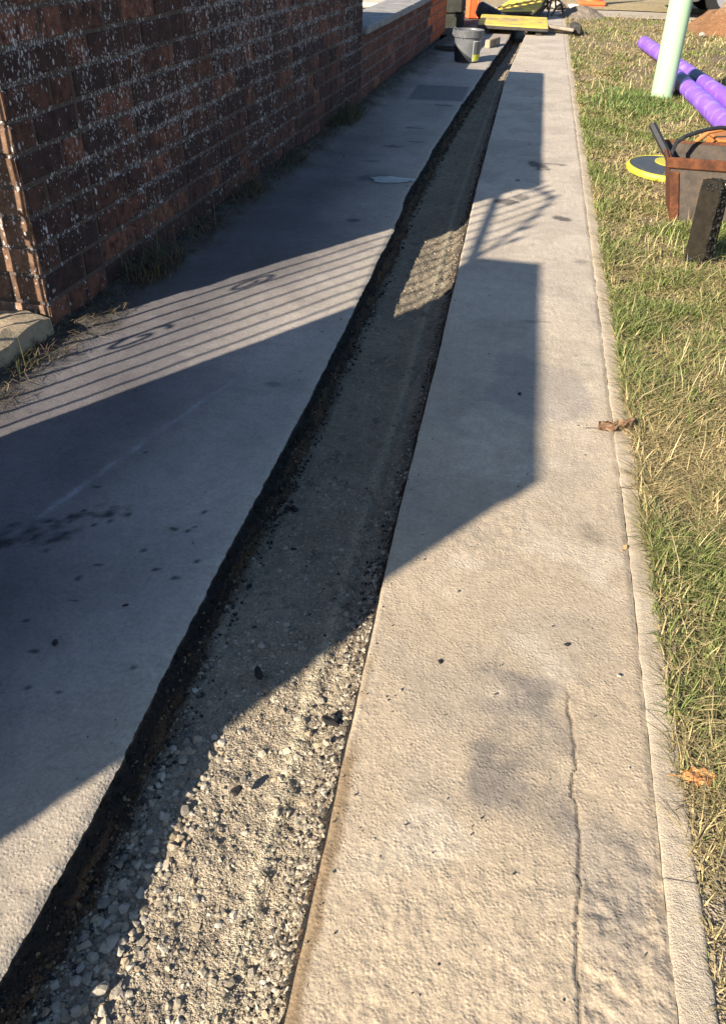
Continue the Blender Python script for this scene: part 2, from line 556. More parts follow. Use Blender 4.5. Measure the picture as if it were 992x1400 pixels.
def side(lip, sgn, name, label):
    v = np.linspace(0, 1, 16)
    Yg = np.repeat(YS[:, None], len(v), 1)
    L = lip(YS)[:, None]
    Vg = np.repeat(v[None, :], len(YS), 0)
    Xg = L + sgn * (-.004 * np.sin(Vg * math.pi) + .036 * Vg ** 1.3 + .020 * sstep(.05, .3, Vg) * fbm(Yg, Vg, 16, 4, .65, 2.) * Vg ** .5 + .010 * sstep(0, .15, Vg) * fbm(Yg * 1., Vg * .12, 60, 3, .7))
    Z = -.0045 - .112 * Vg
    lay = Vg + .18 * fbm(Yg, Vg, 9, 3)
    c = np.ones(Xg.shape + (3,)) * np.array([.022, .020, .019])
    c = mixc(c, (.145, .088, .048), sstep(.34, .48, lay) * np.clip(.65 + 1.1 * fbm(Yg, Vg * .5, 14, 4), .05, 1))
    c = mixc(c, (.10, .075, .05), sstep(.8, 1.0, lay) * .7)
    c = mixc(c, (.18, .135, .085), sstep(.35, .6, fbm(Yg, Vg * .4, 45, 3, .5, 6.)) * .35 * sstep(.3, .5, lay))
    c = mixc(c, (.2, .18, .15), sstep(.06, 0, Vg) * .35)
    o = grid(name, Xg, Yg, Z, c, M_side, flip=(sgn < 0))
    tag(o, label)
def face_crumbs(n):
    Y = .3 * (9.6 / .3) ** rng.random(n)
    v = rng.random(n) ** .8
    X = lipL(Y) - .004 * np.sin(v * math.pi) + .036 * v ** 1.3 + .020 * sstep(.05, .3, v) * fbm(Y, v, 16, 4, .65, 2.) * v ** .5
    S = rng.uniform(.0014, .0046, n) * np.clip(.75 + .16 * Y, .85, 2.2)
    P = np.stack([X - S * .2, Y, -.0055 - .108 * v - S * .5], -1)
    blk = np.array([(.018, .017, .017), (.03, .027, .025), (.012, .012, .012)])
    brn = np.array([(.13, .08, .046), (.085, .055, .032), (.18, .135, .09)])
    k = rng.integers(0, 3, n)
    C = np.where((v < .38 + .12 * rng.normal(size=n))[:, None], blk[k], np.where(rng.random((n, 1)) < .85, brn[k], blk[k]))
    return P, S, C
side(lipL, 1, 'trench_side', 'ragged black tarmac and brown earth face on the wall side of the trench')
side(lipR, -1, 'trench_side', 'cut tarmac face on the edging side of the trench')

# --- loose stones
_p = (1 + 5 ** .5) / 2
ICO_V = np.array([(-1, _p, 0), (1, _p, 0), (-1, -_p, 0), (1, -_p, 0), (0, -1, _p), (0, 1, _p), (0, -1, -_p), (0, 1, -_p), (_p, 0, -1), (_p, 0, 1), (-_p, 0, -1), (-_p, 0, 1)]) / 1.902
ICO_F = np.array([(0, 11, 5), (0, 5, 1), (0, 1, 7), (0, 7, 10), (0, 10, 11), (1, 5, 9), (5, 11, 4), (11, 10, 2), (10, 7, 6), (7, 1, 8), (3, 9, 4), (3, 4, 2), (3, 2, 6), (3, 6, 8), (3, 8, 9), (4, 9, 5), (2, 4, 11), (6, 2, 10), (8, 6, 7), (9, 8, 1)])
def stones(name, P, S, C, mat, label, flat=.65):
    n = len(P)
    nv = 14
    variants = np.stack([ICO_V * (1 + rng.uniform(-.42, .34, (12, 1))) * rng.uniform(.6, 1.3, (1, 3)) for _ in range(nv)])
    k = rng.integers(0, nv, n)
    V = variants[k] * S[:, None, None]
    a = rng.uniform(0, 6.283, (n, 3))
    def rot(V, ax, th):
        c_, s_ = np.cos(th)[:, None], np.sin(th)[:, None]
        i, j = [(1, 2), (2, 0), (0, 1)][ax]
        W = V.copy()
        W[..., i] = V[..., i] * c_ - V[..., j] * s_
        W[..., j] = V[..., i] * s_ + V[..., j] * c_
        return W
    V = rot(rot(V, 0, a[:, 0]), 1, a[:, 1])
    V[..., 2] *= flat
    V = rot(V, 2, a[:, 2]) + P[:, None, :]
    Fc = (ICO_F[None] + (np.arange(n) * 12)[:, None, None]).reshape(-1, 3)
    me = mk_mesh(name, V.reshape(-1, 3), Fc, False, np.repeat(C, 12, 0))
    o = link(name, me, mat)
    tag(o, label, kind='stuff')
    return o
def trench_scatter(n, y0, y1, u0, u1, smin, smax, pal, power=2.0, sink=.35):
    t = rng.random(n)
    Y = y0 * (y1 / y0) ** t if y0 > 0 else y0 + (y1 - y0) * t
    u = u0 + (u1 - u0) * rng.random(n)
    L, Rr = np.interp(Y, _yl, _xl), np.interp(Y, _yr, _xr)
    X = L + u * (Rr - L)
    S = (smin + (smax - smin) * rng.random(n) ** power) * np.clip(.75 + .16 * Y, .8, 2.6)
    Z = floor_z(X, Y) + S * .5 * (1 - 2 * sink)
    pal = np.array(pal)
    C = pal[rng.integers(0, len(pal), n)] * rng.uniform(.75, 1.2, (n, 1)) * (1 - .22 * sstep(.95, 1.25, Y))[:, None]  # stones darkened along with the bed, shade put into their colour
    return np.stack([X, Y, Z], -1), S, np.clip(C, 0, .8)
PALE = [(.34, .29, .215), (.30, .255, .19), (.38, .34, .27), (.26, .215, .155), (.20, .175, .145), (.31, .245, .165)]
DARK = [(.03, .028, .027), (.05, .045, .04), (.025, .024, .024), (.16, .14, .11), (.30, .26, .2)]
parts = [trench_scatter(12000, .3, 1.7, .06, .97, .0009, .0036, PALE, 2.2, .6),
         trench_scatter(900, .3, 1.6, .08, .97, .004, .0080, PALE, 2.2, .6),
         trench_scatter(6000, 1.2, 9.5, .06, .96, .0013, .0046, PALE, 2.4, .6),
         trench_scatter(280, .32, .80, .10, .34, .004, .0105, PALE, 1.6, .4)]
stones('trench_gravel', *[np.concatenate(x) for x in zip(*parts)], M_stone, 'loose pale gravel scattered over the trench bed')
parts = [trench_scatter(2200, .3, 1.3, .82, 1.0, .0015, .0065, DARK + PALE[:5], 1.8),
         trench_scatter(140, .3, 1.6, .06, .9, .0015, .005, DARK[:3], 2),
         trench_scatter(500, .32, 1.6, .03, .15, .002, .006, DARK[:4], 1.5),
         trench_scatter(1300, 1.3, 9.5, .87, 1.0, .002, .005, DARK, 1.8),
         trench_scatter(1000, 1.3, 9.5, .02, .14, .002, .006, DARK[:4], 1.8)]
stones('tarmac_crumbs', *[np.concatenate(x) for x in zip(*parts)], M_stone, 'dark tarmac crumbs strewn along both edges of the trench bed')
stones('cut_face_crumbs', *face_crumbs(5200), M_stone, 'crumbling tarmac and earth lumps on the wall side face of the trench', flat=.9)
# crumbs and grit on the footway
n = 420
Y = .4 * (9 / .4) ** rng.random(n)
X = np.where(rng.random(n) < .5, np.interp(Y, _yr, _xr) + (rng.random(n) ** 1.6) * .42, np.interp(Y, _yl, _xl) - rng.random(n) ** 1.3 * .7)
S = rng.uniform(.0008, .0022, n) * np.clip(.8 + .2 * Y, 1, 2.5)
C = np.array(DARK)[rng.integers(0, 5, n)]
stones('grit', np.stack([X, Y, S * .4 + .001], -1), S, C, M_stone, 'fine dark grit scattered on the footway')

def rock_mesh(name, s, seed, squash=(1, 1, .7)):
    r = np.random.default_rng(seed)
    me_v = [tuple(v) for v in ICO_V]
    fs = [tuple(f) for f in ICO_F]
    vs, ff, cache = list(me_v), [], {}
    def mid(a, b):
        k = (min(a, b), max(a, b))
        if k not in cache:
            m = (np.array(vs[a]) + np.array(vs[b])) / 2
            vs.append(tuple(m / np.linalg.norm(m)))
            cache[k] = len(vs) - 1
        return cache[k]
    for (a, b, c_) in fs:
        ab, bc, ca = mid(a, b), mid(b, c_), mid(c_, a)
        ff += [(a, ab, ca), (b, bc, ab), (c_, ca, bc), (ab, bc, ca)]
    V = np.array(vs)
    # facet the stone with a few cutting planes
    for _ in range(13):
        nrm = r.normal(size=3)
        nrm /= np.linalg.norm(nrm)
        dd = r.uniform(.42, .78)
        t = V @ nrm
        V = V - np.outer(np.maximum(t - dd, 0), nrm)
    V = V * np.array(squash) * s * (1 + r.uniform(-.04, .04, (len(V), 1)))
    return mk_mesh(name, V, np.array(ff), False, np.ones((len(V), 3)) * .4)

def rock_mat(name, col):
    t = NT(name, .88, .25)
    k = t.noise(60, 4, .6)
    c_ = t.ramp(k, [(.3, tuple(x * .72 for x in col)), (.7, tuple(min(.9, x * 1.2) for x in col))])
    t.color(c_)
    t.bump(t.noise(220, 3, .6), .5, .002)
    return t.m
M_rock = rock_mat('pale_limestone', (.34, .305, .245))
M_rock2 = rock_mat('tan_stone', (.42, .33, .22))
M_lump = rock_mat('tarmac_lump', (.022, .021, .021))
# the larger broken stones heaped against the left side of the trench
rocks = [(-.405, .368, .012), (-.388, .395, .015), (-.412, .43, .011), (-.372, .372, .010), (-.395, .455, .013), (-.415, .475, .010), (-.38, .445, .011), (-.40, .50, .012), (-.386, .525, .010),
         (-.417, .53, .013), (-.405, .56, .010), (-.37, .49, .009), (-.39, .585, .011), (-.41, .61, .010), (-.376, .56, .008), (-.40, .64, .009), (-.38, .625, .008), (-.362, .43, .009), (-.35, .40, .008), (-.42, .40, .010), (-.425, .585, .009), (-.395, .68, .009), (-.365, .53, .008)]
meshes = [rock_mesh('stone', 1.0, 100 + i, (1, .8, .6)) for i in range(7)]
for m in meshes:
    m.materials.append(M_rock)
for i, (x, y, s) in enumerate(rocks):
    o = link('stone', meshes[i % 7])
    z = float(floor_z(np.array([x]), np.array([y]))[0])
    o.location = (x, y, z + s * .32)
    o.scale = (s, s, s)
    o.rotation_euler = (rng.uniform(-.4, .4), rng.uniform(-.4, .4), rng.uniform(0, 6.28))
    tag(o, 'pale broken stone heaped against the wall side of the trench near the camera', 'stone', 'pale stones heaped in the trench')
def rock(name, x, y, z, s, seed, mat, label, cat='stone', sq=(1, .8, .6), group=None):
    me = rock_mesh(name, s, seed, sq)
    o = link(name, me, mat, loc=(x, y, z + s * sq[2] * .55), rot=(0, 0, seed * 1.3))
    return tag(o, label, cat, group)
rock('stone', -.185, .80, -.063, .0095, 301, M_rock2, 'small tan stone lying among dark crumbs at the right of the trench bed')
rock('tarmac_lump', -.185, .84, -.066, .017, 302, M_lump, 'black tarmac lump at the right edge of the sunlit trench bed', 'rubble', (1.3, .8, .6))
rock('tarmac_lump', -.395, 1.42, -.085, .014, 303, M_lump, 'black tarmac lump on the shaded trench bed beside the left face', 'rubble', (1, .8, .9))
rock('tarmac_lump', -.668, .863, 0, .0095, 304, M_lump, 'largest black tarmac crumb on the shaded footway left of the trench', 'rubble', (1.2, .8, .5))
rock('tarmac_lump', -.589, .975, 0, .006, 305, M_lump, 'small black tarmac crumb on the shaded footway, nearer the trench', 'rubble', (1.5, .7, .5))
rock('tarmac_lump', -.025, .949, 0, .0062, 306, M_lump, 'black tarmac crumb on the sunlit footway close to the trench', 'rubble', (1.2, .8, .6))
rock('tarmac_lump', .186, 1.03, 0, .0050, 307, M_lump, 'black tarmac crumb on the sunlit footway above the crack', 'rubble', (1.2, .8, .6))
rock('tarmac_lump', .083, 1.928, 0, .008, 308, M_lump, 'black tarmac crumb at the shadow edge on the right footway strip', 'rubble', (1.4, .7, .6))
rock('stone', .268, .975, 0, .0046, 309, M_rock, 'small pale chip on the footway near the edging', sq=(1.3, .8, .6))
rock('tarmac_lump', -.30, .69, -.07, .011, 310, M_lump, 'black tarmac crumb in the middle of the sunlit trench bed', 'rubble', (1.2, .9, .7))
rock('tarmac_lump', -.335, .93, -.078, .013, 311, M_lump, 'black tarmac lump in the trench at the edge of the shadow', 'rubble', (1.2, .9, .7))

# ------------------------------------------------------------------ edging
ek = link('concrete_edging', None)
ek['kind'] = 'structure'
tag(ek, 'narrow pale concrete edging between footway and grass')
y0 = -1.2
i = 0
while y0 < 13:
    ln_ = .914
    yy = np.linspace(y0 + .0006, y0 + ln_ - .0006, 90 if y0 < 3 else 30)
    uu_ = np.array([0, .06, .3, .55, .8, .94, 1.0])
    X = kin(yy)[:, None] + uu_[None, :] * KW
    Yv = np.repeat(yy[:, None], 7, 1)
    dz = .0002 + .0008 * math.sin(i * 2.1)
    Zt = dz + .0012 * fbm(X, Yv, 40, 3) - .0018 * ((uu_ == 0) | (uu_ == 1))[None, :]
    chip = sstep(.45, .7, fbm(X, Yv, 26, 3, .6, 3.3))
    Zt -= .004 * chip * sstep(.3, .6, fbm(X, Yv, 6, 2) + .3)
    if y0 < .8:
        for (qx, qy) in [(.325, .685), (.33, .66), (.318, .612), (.322, .605), (.318, .57), (.335, .70)]:
            Zt -= .005 * np.exp(-(((X - qx) / .004) ** 2 + ((Yv - qy) / .004) ** 2))
    X[:, 0] += .003 * fbm(yy, yy * 0, 30, 3)
    X[:, -1] += .003 * fbm(yy, yy * 0 + 5, 30, 3)
    c = np.ones(X.shape + (3,)) * np.array([.365, .305, .230]) * (1 + .2 * fbm(X, Yv, 12, 4))[..., None]
    c = mixc(c, (.27, .24, .20), sstep(.25, .6, fbm(X, Yv, 9, 4, .6, 1.5)) * .5)
    # drop the sides
    Xa = np.concatenate([X[:, :1], X, X[:, -1:]], 1)
    Ya = np.concatenate([Yv[:, :1], Yv, Yv[:, -1:]], 1)
    Za = np.concatenate([Zt[:, :1] * 0 - .09, Zt, Zt[:, -1:] * 0 - .09], 1)
    ca = np.concatenate([c[:, :1], c, c[:, -1:]], 1)
    o = grid('edging_stone', Xa, Ya, Za, ca, M_edge, kind=None)
    o.parent = ek
    y0 += ln_
    i += 1

# ------------------------------------------------------------------ verge and wider ground
gp_ = mk_mesh('ground', [(-150, -150, -.3), (150, -150, -.3), (150, 200, -.3), (-150, 200, -.3)], [(0, 1, 2, 3)], col=np.array([.2, .16, .1]))
o = link('ground', gp_, M_verge)
tag(o, 'bare earth reaching to the horizon', kind='structure')
def verge_h(X, Y):
    e_ = sstep(.10, .0, X - np.interp(Y, _yk, _xk) - KW)
    return -.012 + .014 * fbm(X, Y, 2.5, 3) * (1 - e_) + .006 * fbm(X, Y, 14, 3) * (1 - .6 * e_) + .010 * e_
xs = np.concatenate([np.linspace(0, .5, 40), np.linspace(.53, 3, 60), np.linspace(3.3, 9, 14), [14, 25, 60]])
ysv = np.concatenate([[-40, -10, -3], np.linspace(-1, .3, 10), .34 * (12.6 / .34) ** np.linspace(0, 1, 150)])
X = (kin(ysv) + KW - .006)[:, None] + xs[None, :]
Yv = np.repeat(ysv[:, None], len(xs), 1)
Z = verge_h(X, Yv)
c = np.ones(X.shape + (3,)) * np.array([.25, .195, .115]) * (1 + .3 * fbm(X, Yv, 8, 4))[..., None]
c = mixc(c, (.16, .115, .07), sstep(.1, .5, fbm(X, Yv, 3, 3, .5, 2.)) * .6)
c = mixc(c, (.27, .22, .16), sstep(.9, .6, Yv) * .7)
c = mixc(c, (.16, .12, .085), blot(X, Yv, 1.85, 8.7, .35, .9, 0, .5, 3) * .9)
vg = grid('verge', X, Yv, Z, c, M_verge)
tag(vg, 'dry earth of the grass verge beside the footway')
# garden ground behind the walls
xs = np.array([-60, -20, -8, -4, -3, -2, -1.35])
ysg = np.concatenate([[-40, -10], np.linspace(-3, 16, 40), [30, 60]])
X = np.repeat(xs[None, :], len(ysg), 0) + np.where(xs == -1.35, 1, 0)[None, :] * (wallx(ysg)[:, None] * 0 + np.where(ysg > 9.8, -.1, .12)[:, None])
Yv = np.repeat(ysg[:, None], len(xs), 1)
c = np.ones(X.shape + (3,)) * np.array([.10, .10, .105])
gg = grid('garden_ground', X, Yv, X * 0 - .008, c, M_verge)
tag(gg, 'dark paved garden ground behind the low wall')
# cross road / drive at the end of the verge
def sheet(name, x0, x1, y0, y1, z, col, label, mat=None, nx=40, ny=14):
    xs, ys = np.linspace(x0, x1, nx), np.linspace(y0, y1, ny)
    X, Y = np.meshgrid(xs, ys)
    c = np.ones(X.shape + (3,)) * np.array(col) * (1 + .2 * fbm(X, Y, 2.2, 4))[..., None]
    o = grid(name, X, Y, z + .006 * fbm(X, Y, 1.5, 3), c, mat or M_pave, np.zeros_like(X))
    tag(o, label)
    return o
sheet('road', -3.0, 12, 12.6, 13.55, .002, (.34, .29, .235), 'pale dusty drive crossing beyond the verge')
sheet('far_verge', -3.0, 14, 13.55, 17.05, .012, (.36, .28, .155), 'strip of dry yellow grass beyond the pale drive', M_verge)
sheet('road', -40, 40, 17.05, 22, .004, (.17, .16, .155), 'grey road beyond the dry grass', nx=60, ny=20)
sheet('far_verge', -40, 40, 22, 90, .01, (.2, .18, .08), 'dry grass beyond the road', M_verge)

# --- grass
def build_grass():
    P, Hh, Wd, Cc, Lean = [], [], [], [], []
    def zone(n, y0, y1, x0, x1, h0, h1, wmul=1.0, green=0., bare=True, dens_fn=None):
        t = rng.random(n)
        Y = y0 * (y1 / y0) ** t
        X = np.interp(Y, _yk, _xk) + KW - .012 + x0 + (x1 - x0) * rng.random(n)
        clump = fbm(X, Y, 7, 3, .55, 11.)
        keep = rng.random(n) < np.clip(.66 + .85 * clump, .08, 1)
        if bare:
            # bare trodden earth near the camera, straggly along the edging
            b = sstep(.55, 1.05, Y + .25 * fbm(X, Y, 6, 2))
            keep &= rng.random(n) < np.clip(b + .05, 0, 1)
            e = sstep(-.05, .01, X - np.interp(Y, _yk, _xk) - KW + .04 * fbm(Y, Y * 0, 3.0, 3))
            keep &= rng.random(n) < np.clip(e + .10 + .5 * (fbm(Y, Y * 0, 1.6, 2, .5, 2.) > .15), 0, 1)
        X, Y, clump = X[keep], Y[keep], clump[keep]
        m = len(X)
        g = np.clip(.62 + green - .34 * sstep(1.7, 1.0, Y) + .9 * fbm(X, Y, 2.2, 3, .5, 5.) + .7 * clump - .045 * (Y - 1.5), .02, 1)
        isg = rng.random(m) < g
        gcol = np.array([.155, .190, .058]) * rng.uniform(.45, 1.5, (m, 1)) + np.array([.035, .02, .006]) * rng.random((m, 1))
        scol = np.array([.47, .375, .185]) * rng.uniform(.35, 1.25, (m, 1))
        col = np.where(isg[:, None], gcol, scol)
        P.append(np.stack([X, Y, verge_h(X, Y)], -1))
        Hh.append((h0 + (h1 - h0) * rng.random(m) ** 1.5) * np.clip(.75 + .5 * clump, .5, 1.3))
        Wd.append((.0006 + .0006 * rng.random(m)) * np.clip(.75 + .42 * Y, 1, 4.5) * wmul)
        Cc.append(col)
        Lean.append(np.where(isg, rng.uniform(.4, 1.7, m), rng.uniform(.7, 2.4, m)))
    zone(34000, .62, 1.6, 0, .50, .014, .052)
    zone(56000, 1.3, 3.0, 0, .75, .02, .068)
    zone(56000, 2.6, 6.5, 0, 1.15, .022, .055)
    zone(40000, 5.0, 12.6, 0, 2.6, .025, .060)
    zone(3600, .36, 1.05, .012, .16, .006, .024, green=-.45, bare=False)
    zone(5000, 4.8, 9.0, 0.0, .5, .025, .05)
    zone(2500, 10.0, 13., .2, 3.2, .03, .07, bare=False)
    # lush tufts at the foot of the lamp post
    n = 5200
    a = rng.random(n) * 6.283
    r = rng.random(n) ** .75
    X = .78 + r * np.cos(a) * .42
    Y = 6.35 + r * np.sin(a) * .62
    P.append(np.stack([X, Y, verge_h(X, Y)], -1))
    Hh.append(rng.uniform(.03, .12, n) * (1.15 - .8 * r) * np.clip(.8 + .8 * fbm(X, Y, 5, 3), .3, 1.5))
    Wd.append(rng.uniform(.0022, .004, n))
    Cc.append(np.array([.125, .185, .052]) * rng.uniform(.5, 1.4, (n, 1)) + (rng.random((n, 1)) < .2) * np.array([.25, .15, .09]))
    Lean.append(rng.uniform(.2, 1.4, n))
    # taller straw seed heads
    n = 800
    Y = 1.2 * (11 / 1.2) ** rng.random(n)
    X = np.interp(Y, _yk, _xk) + KW + rng.random(n) * (.4 + .18 * Y)
    P.append(np.stack([X, Y, verge_h(X, Y)], -1))
    Hh.append(rng.uniform(.05, .11, n))
    Wd.append(rng.uniform(.0006, .0011, n) * np.clip(.6 + .35 * Y, 1, 4))
    Cc.append(np.array([.52, .43, .23]) * rng.uniform(.7, 1.2, (n, 1)))
    Lean.append(rng.uniform(.3, 1.2, n))
    P, Hh, Wd, Cc, Lean = [np.concatenate(q) for q in (P, Hh, Wd, Cc, Lean)]
    n = len(P)
    az = rng.random(n) * 6.283
    dirx, diry = np.cos(az), np.sin(az)
    sx, sy = -diry, dirx
    V = np.zeros((n, 7, 3))
    for k, (t, w) in enumerate([(0, 1.), (.4, .85), (.75, .55)]):
        fl = Lean * Hh * t ** 1.6
        zz = Hh * (t - .28 * np.minimum(Lean, 1.3) * t * t)
        cxp = P[:, 0] + dirx * fl
        cyp = P[:, 1] + diry * fl
        V[:, 2 * k, 0], V[:, 2 * k, 1] = cxp - sx * Wd * w, cyp - sy * Wd * w
        V[:, 2 * k + 1, 0], V[:, 2 * k + 1, 1] = cxp + sx * Wd * w, cyp + sy * Wd * w
        V[:, 2 * k, 2] = V[:, 2 * k + 1, 2] = P[:, 2] + zz
    fl = Lean * Hh
    V[:, 6, 0], V[:, 6, 1], V[:, 6, 2] = P[:, 0] + dirx * fl, P[:, 1] + diry * fl, P[:, 2] + Hh * (1 - .28 * np.minimum(Lean, 1.3))
    tri = np.array([(0, 1, 3), (0, 3, 2), (2, 3, 5), (2, 5, 4), (4, 5, 6)])
    F = (tri[None] + (np.arange(n) * 7)[:, None, None]).reshape(-1, 3)
    C = np.repeat(Cc, 7, 0)
    me = mk_mesh('grass', V.reshape(-1, 3), F, False, C)
    o = link('grass', me, M_grass)
    tag(o, 'patchy green and straw coloured grass of the verge', kind='stuff')
    print('grass blades', n)
build_grass()
# small stones in the bare earth beside the edging
n = 120
Y = .35 + .75 * rng.random(n)
X = .352 + rng.random(n) * .09
S = rng.uniform(.0012, .0042, n)
stones('verge_stones', np.stack([X, Y, verge_h(X, Y) + S * .3], -1), S, np.array(PALE)[rng.integers(0, 6, n)] * rng.uniform(.6, 1.2, (n, 1)), M_stone, 'small stones in the bare earth beside the edging')
for q, (x, y, s, lab) in enumerate([(.372, .675, .0085, 'white rounded pebble in bare earth beside the edging, left of a pair'), (.385, .682, .0085, 'white rounded pebble in bare earth beside the edging, right of a pair'), (.373, .60, .009, 'grey pebble in bare earth at the right edge of the picture'), (.385, .905, .008, 'cream coloured stone half hidden in grass beside the edging')]):
    rock('pebble', x, y, -.012, s, 330 + q, M_rock, lab, 'pebble', (1, .9, .75))

# ------------------------------------------------------------------ brick walls
PITCH, BH = .0795, .0675
def brick_mat(name, dark, mid, red, lichen=1.0, joint0=0.0):
    t = NT(name, .93, .2)
    r = t.obrand()
    c = t.ramp(r, [(0., dark), (.45, mid), (.8, red), (1., tuple(x * 1.5 for x in red))])
    c = t.mix(t.rng(t.noise(28, 5, .65), .38, .68), c, tuple(x * .55 for x in dark))
    c = t.mix(t.rng(t.noise(120, 3, .6), .55, .75, 0, .4), c, tuple(x * 1.6 for x in mid))
    c = lichen_mix(t, c, lichen, joint0)
    t.color(c)
    t.bump(t.math('ADD', t.noise(150, 4, .7), t.noise(40, 3, .6)), .8, .004)
    return t.m
def lichen_mix(t, c, amount, joint0=0.0):
    if amount <= 0:
        return c
    sep = t.add('ShaderNodeSeparateXYZ')
    t.ln(t.pos, sep.inputs[0])
    cb = t.add('ShaderNodeCombineXYZ')
    t.ln(t.math('MULTIPLY', sep.outputs['X'], 1.), cb.inputs[0])
    t.ln(sep.outputs['Y'], cb.inputs[1])
    t.ln(t.math('MULTIPLY', sep.outputs['Z'], .55), cb.inputs[2])
    # closeness to a bed joint
    fr = t.math('FRACT', t.math('DIVIDE', t.math('SUBTRACT', sep.outputs['Z'], joint0 - PITCH * .5 - (PITCH - BH) / 2), PITCH))
    jd = t.math('ABSOLUTE', t.math('SUBTRACT', fr, .5))        # 0 at the joint
    near = t.rng(jd, .03, .22, 1, 0)
    hi = t.rng(sep.outputs['Z'], .10, .50, .25, 1)
    pat = t.rng(t.noise(3.2, 5, .7), .43, .60, .06, 1.35)
    chance = t.math('MULTIPLY', t.math('MULTIPLY', t.math('ADD', t.math('MULTIPLY', near, .85), .34), t.math('MULTIPLY', hi, pat)), amount)
    tot = None
    for sc, rad_, w in ((105, .50, 1.), (52, .36, .85), (210, .5, .8)):
        nd = t.add('ShaderNodeTexVoronoi')
        nd.inputs['Scale'].default_value = sc
        t.ln(cb.outputs[0], nd.inputs['Vector'])
        sp = t.add('ShaderNodeSeparateColor')
        t.ln(nd.outputs['Color'], sp.inputs[0])
        on = t.math('LESS_THAN', sp.outputs[0], t.math('MULTIPLY', chance, w))
        sz = t.math('MULTIPLY', t.rng(sp.outputs[1], 0, 1, .45, 1.), rad_)
        dd = t.math('ADD', nd.outputs['Distance'], t.rng(t.noise(400, 2, .6), .3, .7, -.12, .12))
        blob = t.math('MULTIPLY', t.math('MULTIPLY', on, t.rng(t.math('SUBTRACT', sz, dd), 0., .14)), t.rng(sp.outputs[2], 0, 1, .35, .95))
        tot = blob if tot is None else t.math('MAXIMUM', tot, blob)
    m = t.math('MINIMUM', tot, .9)
    return t.mix(m, c, (.60, .585, .58, 1))
def mortar_mat(name, col, lichen=1.0, joint0=0.0):
    t = NT(name, .96, .15)
    c = t.ramp(t.noise(40, 5, .65), [(.3, tuple(x * .5 for x in col)), (.7, col)])
    c = lichen_mix(t, c, lichen, joint0)
    t.color(c)
    t.bump(t.noise(200, 3, .7), .8, .004)
    return t.m
Z0 = .012
M_brick = brick_mat('weathered_brick', (.052, .031, .028), (.088, .044, .034), (.150, .064, .042), 1.0, Z0)
M_mortar = mortar_mat('dirty_mortar', (.125, .096, .08), 1.0, Z0)
M_brick2 = brick_mat('red_brick', (.10, .045, .034), (.150, .062, .044), (.195, .080, .055), .25, Z0)
M_mortar2 = mortar_mat('pale_mortar', (.17, .14, .125), .3, Z0)
t = NT('orange_glow_brick', .9, .2)
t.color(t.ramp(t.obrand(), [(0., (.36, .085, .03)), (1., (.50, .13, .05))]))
M_brick3 = t.m  # red light bounced onto the wall end, painted as brick colour

def brick_mesh(name, l, dpt, h, seed):
    """front face at y=0 looking -y, chamfered and slightly uneven; origin at lower left front"""
    r = np.random.default_rng(seed)
    b = .0035
    j = lambda s=.0018: r.uniform(-s, s)
    fr = [(b + j(), j(.001), b + j()), (l - b + j(), j(.001), b + j()), (l - b + j(), j(.001), h - b + j()), (b + j(), j(.001), h - b + j())]
    md = [(0 + j(), b, 0 + j()), (l + j(), b, 0 + j()), (l + j(), b, h + j()), (0 + j(), b, h + j())]
    bk = [(0, dpt, 0), (l, dpt, 0), (l, dpt, h), (0, dpt, h)]
    f = [(0, 1, 2, 3)]
    for a in (0, 4):
        for k in range(4):
            k2 = (k + 1) % 4
            f.append((a + k, a + 4 + k, a + 4 + k2, a + k2))
    f.append((11, 10, 9, 8))
    return mk_mesh(name, fr + md + bk, f)

def wall_frame(p0, p1):
    """local x runs p0->p1 along the face seen from the footway, local y goes into the wall"""
    ang = math.atan2(p1[1] - p0[1], p1[0] - p0[0])
    return ang, math.hypot(p1[0] - p0[0], p1[1] - p0[1])

SL, HL, JT = .213, .1015, .0115
str_m = [brick_mesh('brick', SL, .1, BH, 10 + k) for k in range(8)]
hed_m = [brick_mesh('brick', HL, .1, BH, 30 + k) for k in range(6)]
quo_m = [brick_mesh('brick', HL, .2, BH, 50 + k) for k in range(4)]
for m in str_m + hed_m + quo_m:
    m.materials.append(M_brick)

M_endbrick = brick_mat('sunlit_end_brick', (.13, .075, .048), (.18, .105, .068), (.24, .150, .10), 1.0, Z0)  # paler copy of the wall brick, sunlight on the end put into colour
def with_end(ms):
    out = []
    for m in ms:
        q = m.copy()
        q.materials.append(M_endbrick)
        for p in q.polygons:
            if p.normal.x < -.6:
                p.material_index = 1
        out.append(q)
    return out
end_s, end_q = with_end(str_m), with_end(quo_m)
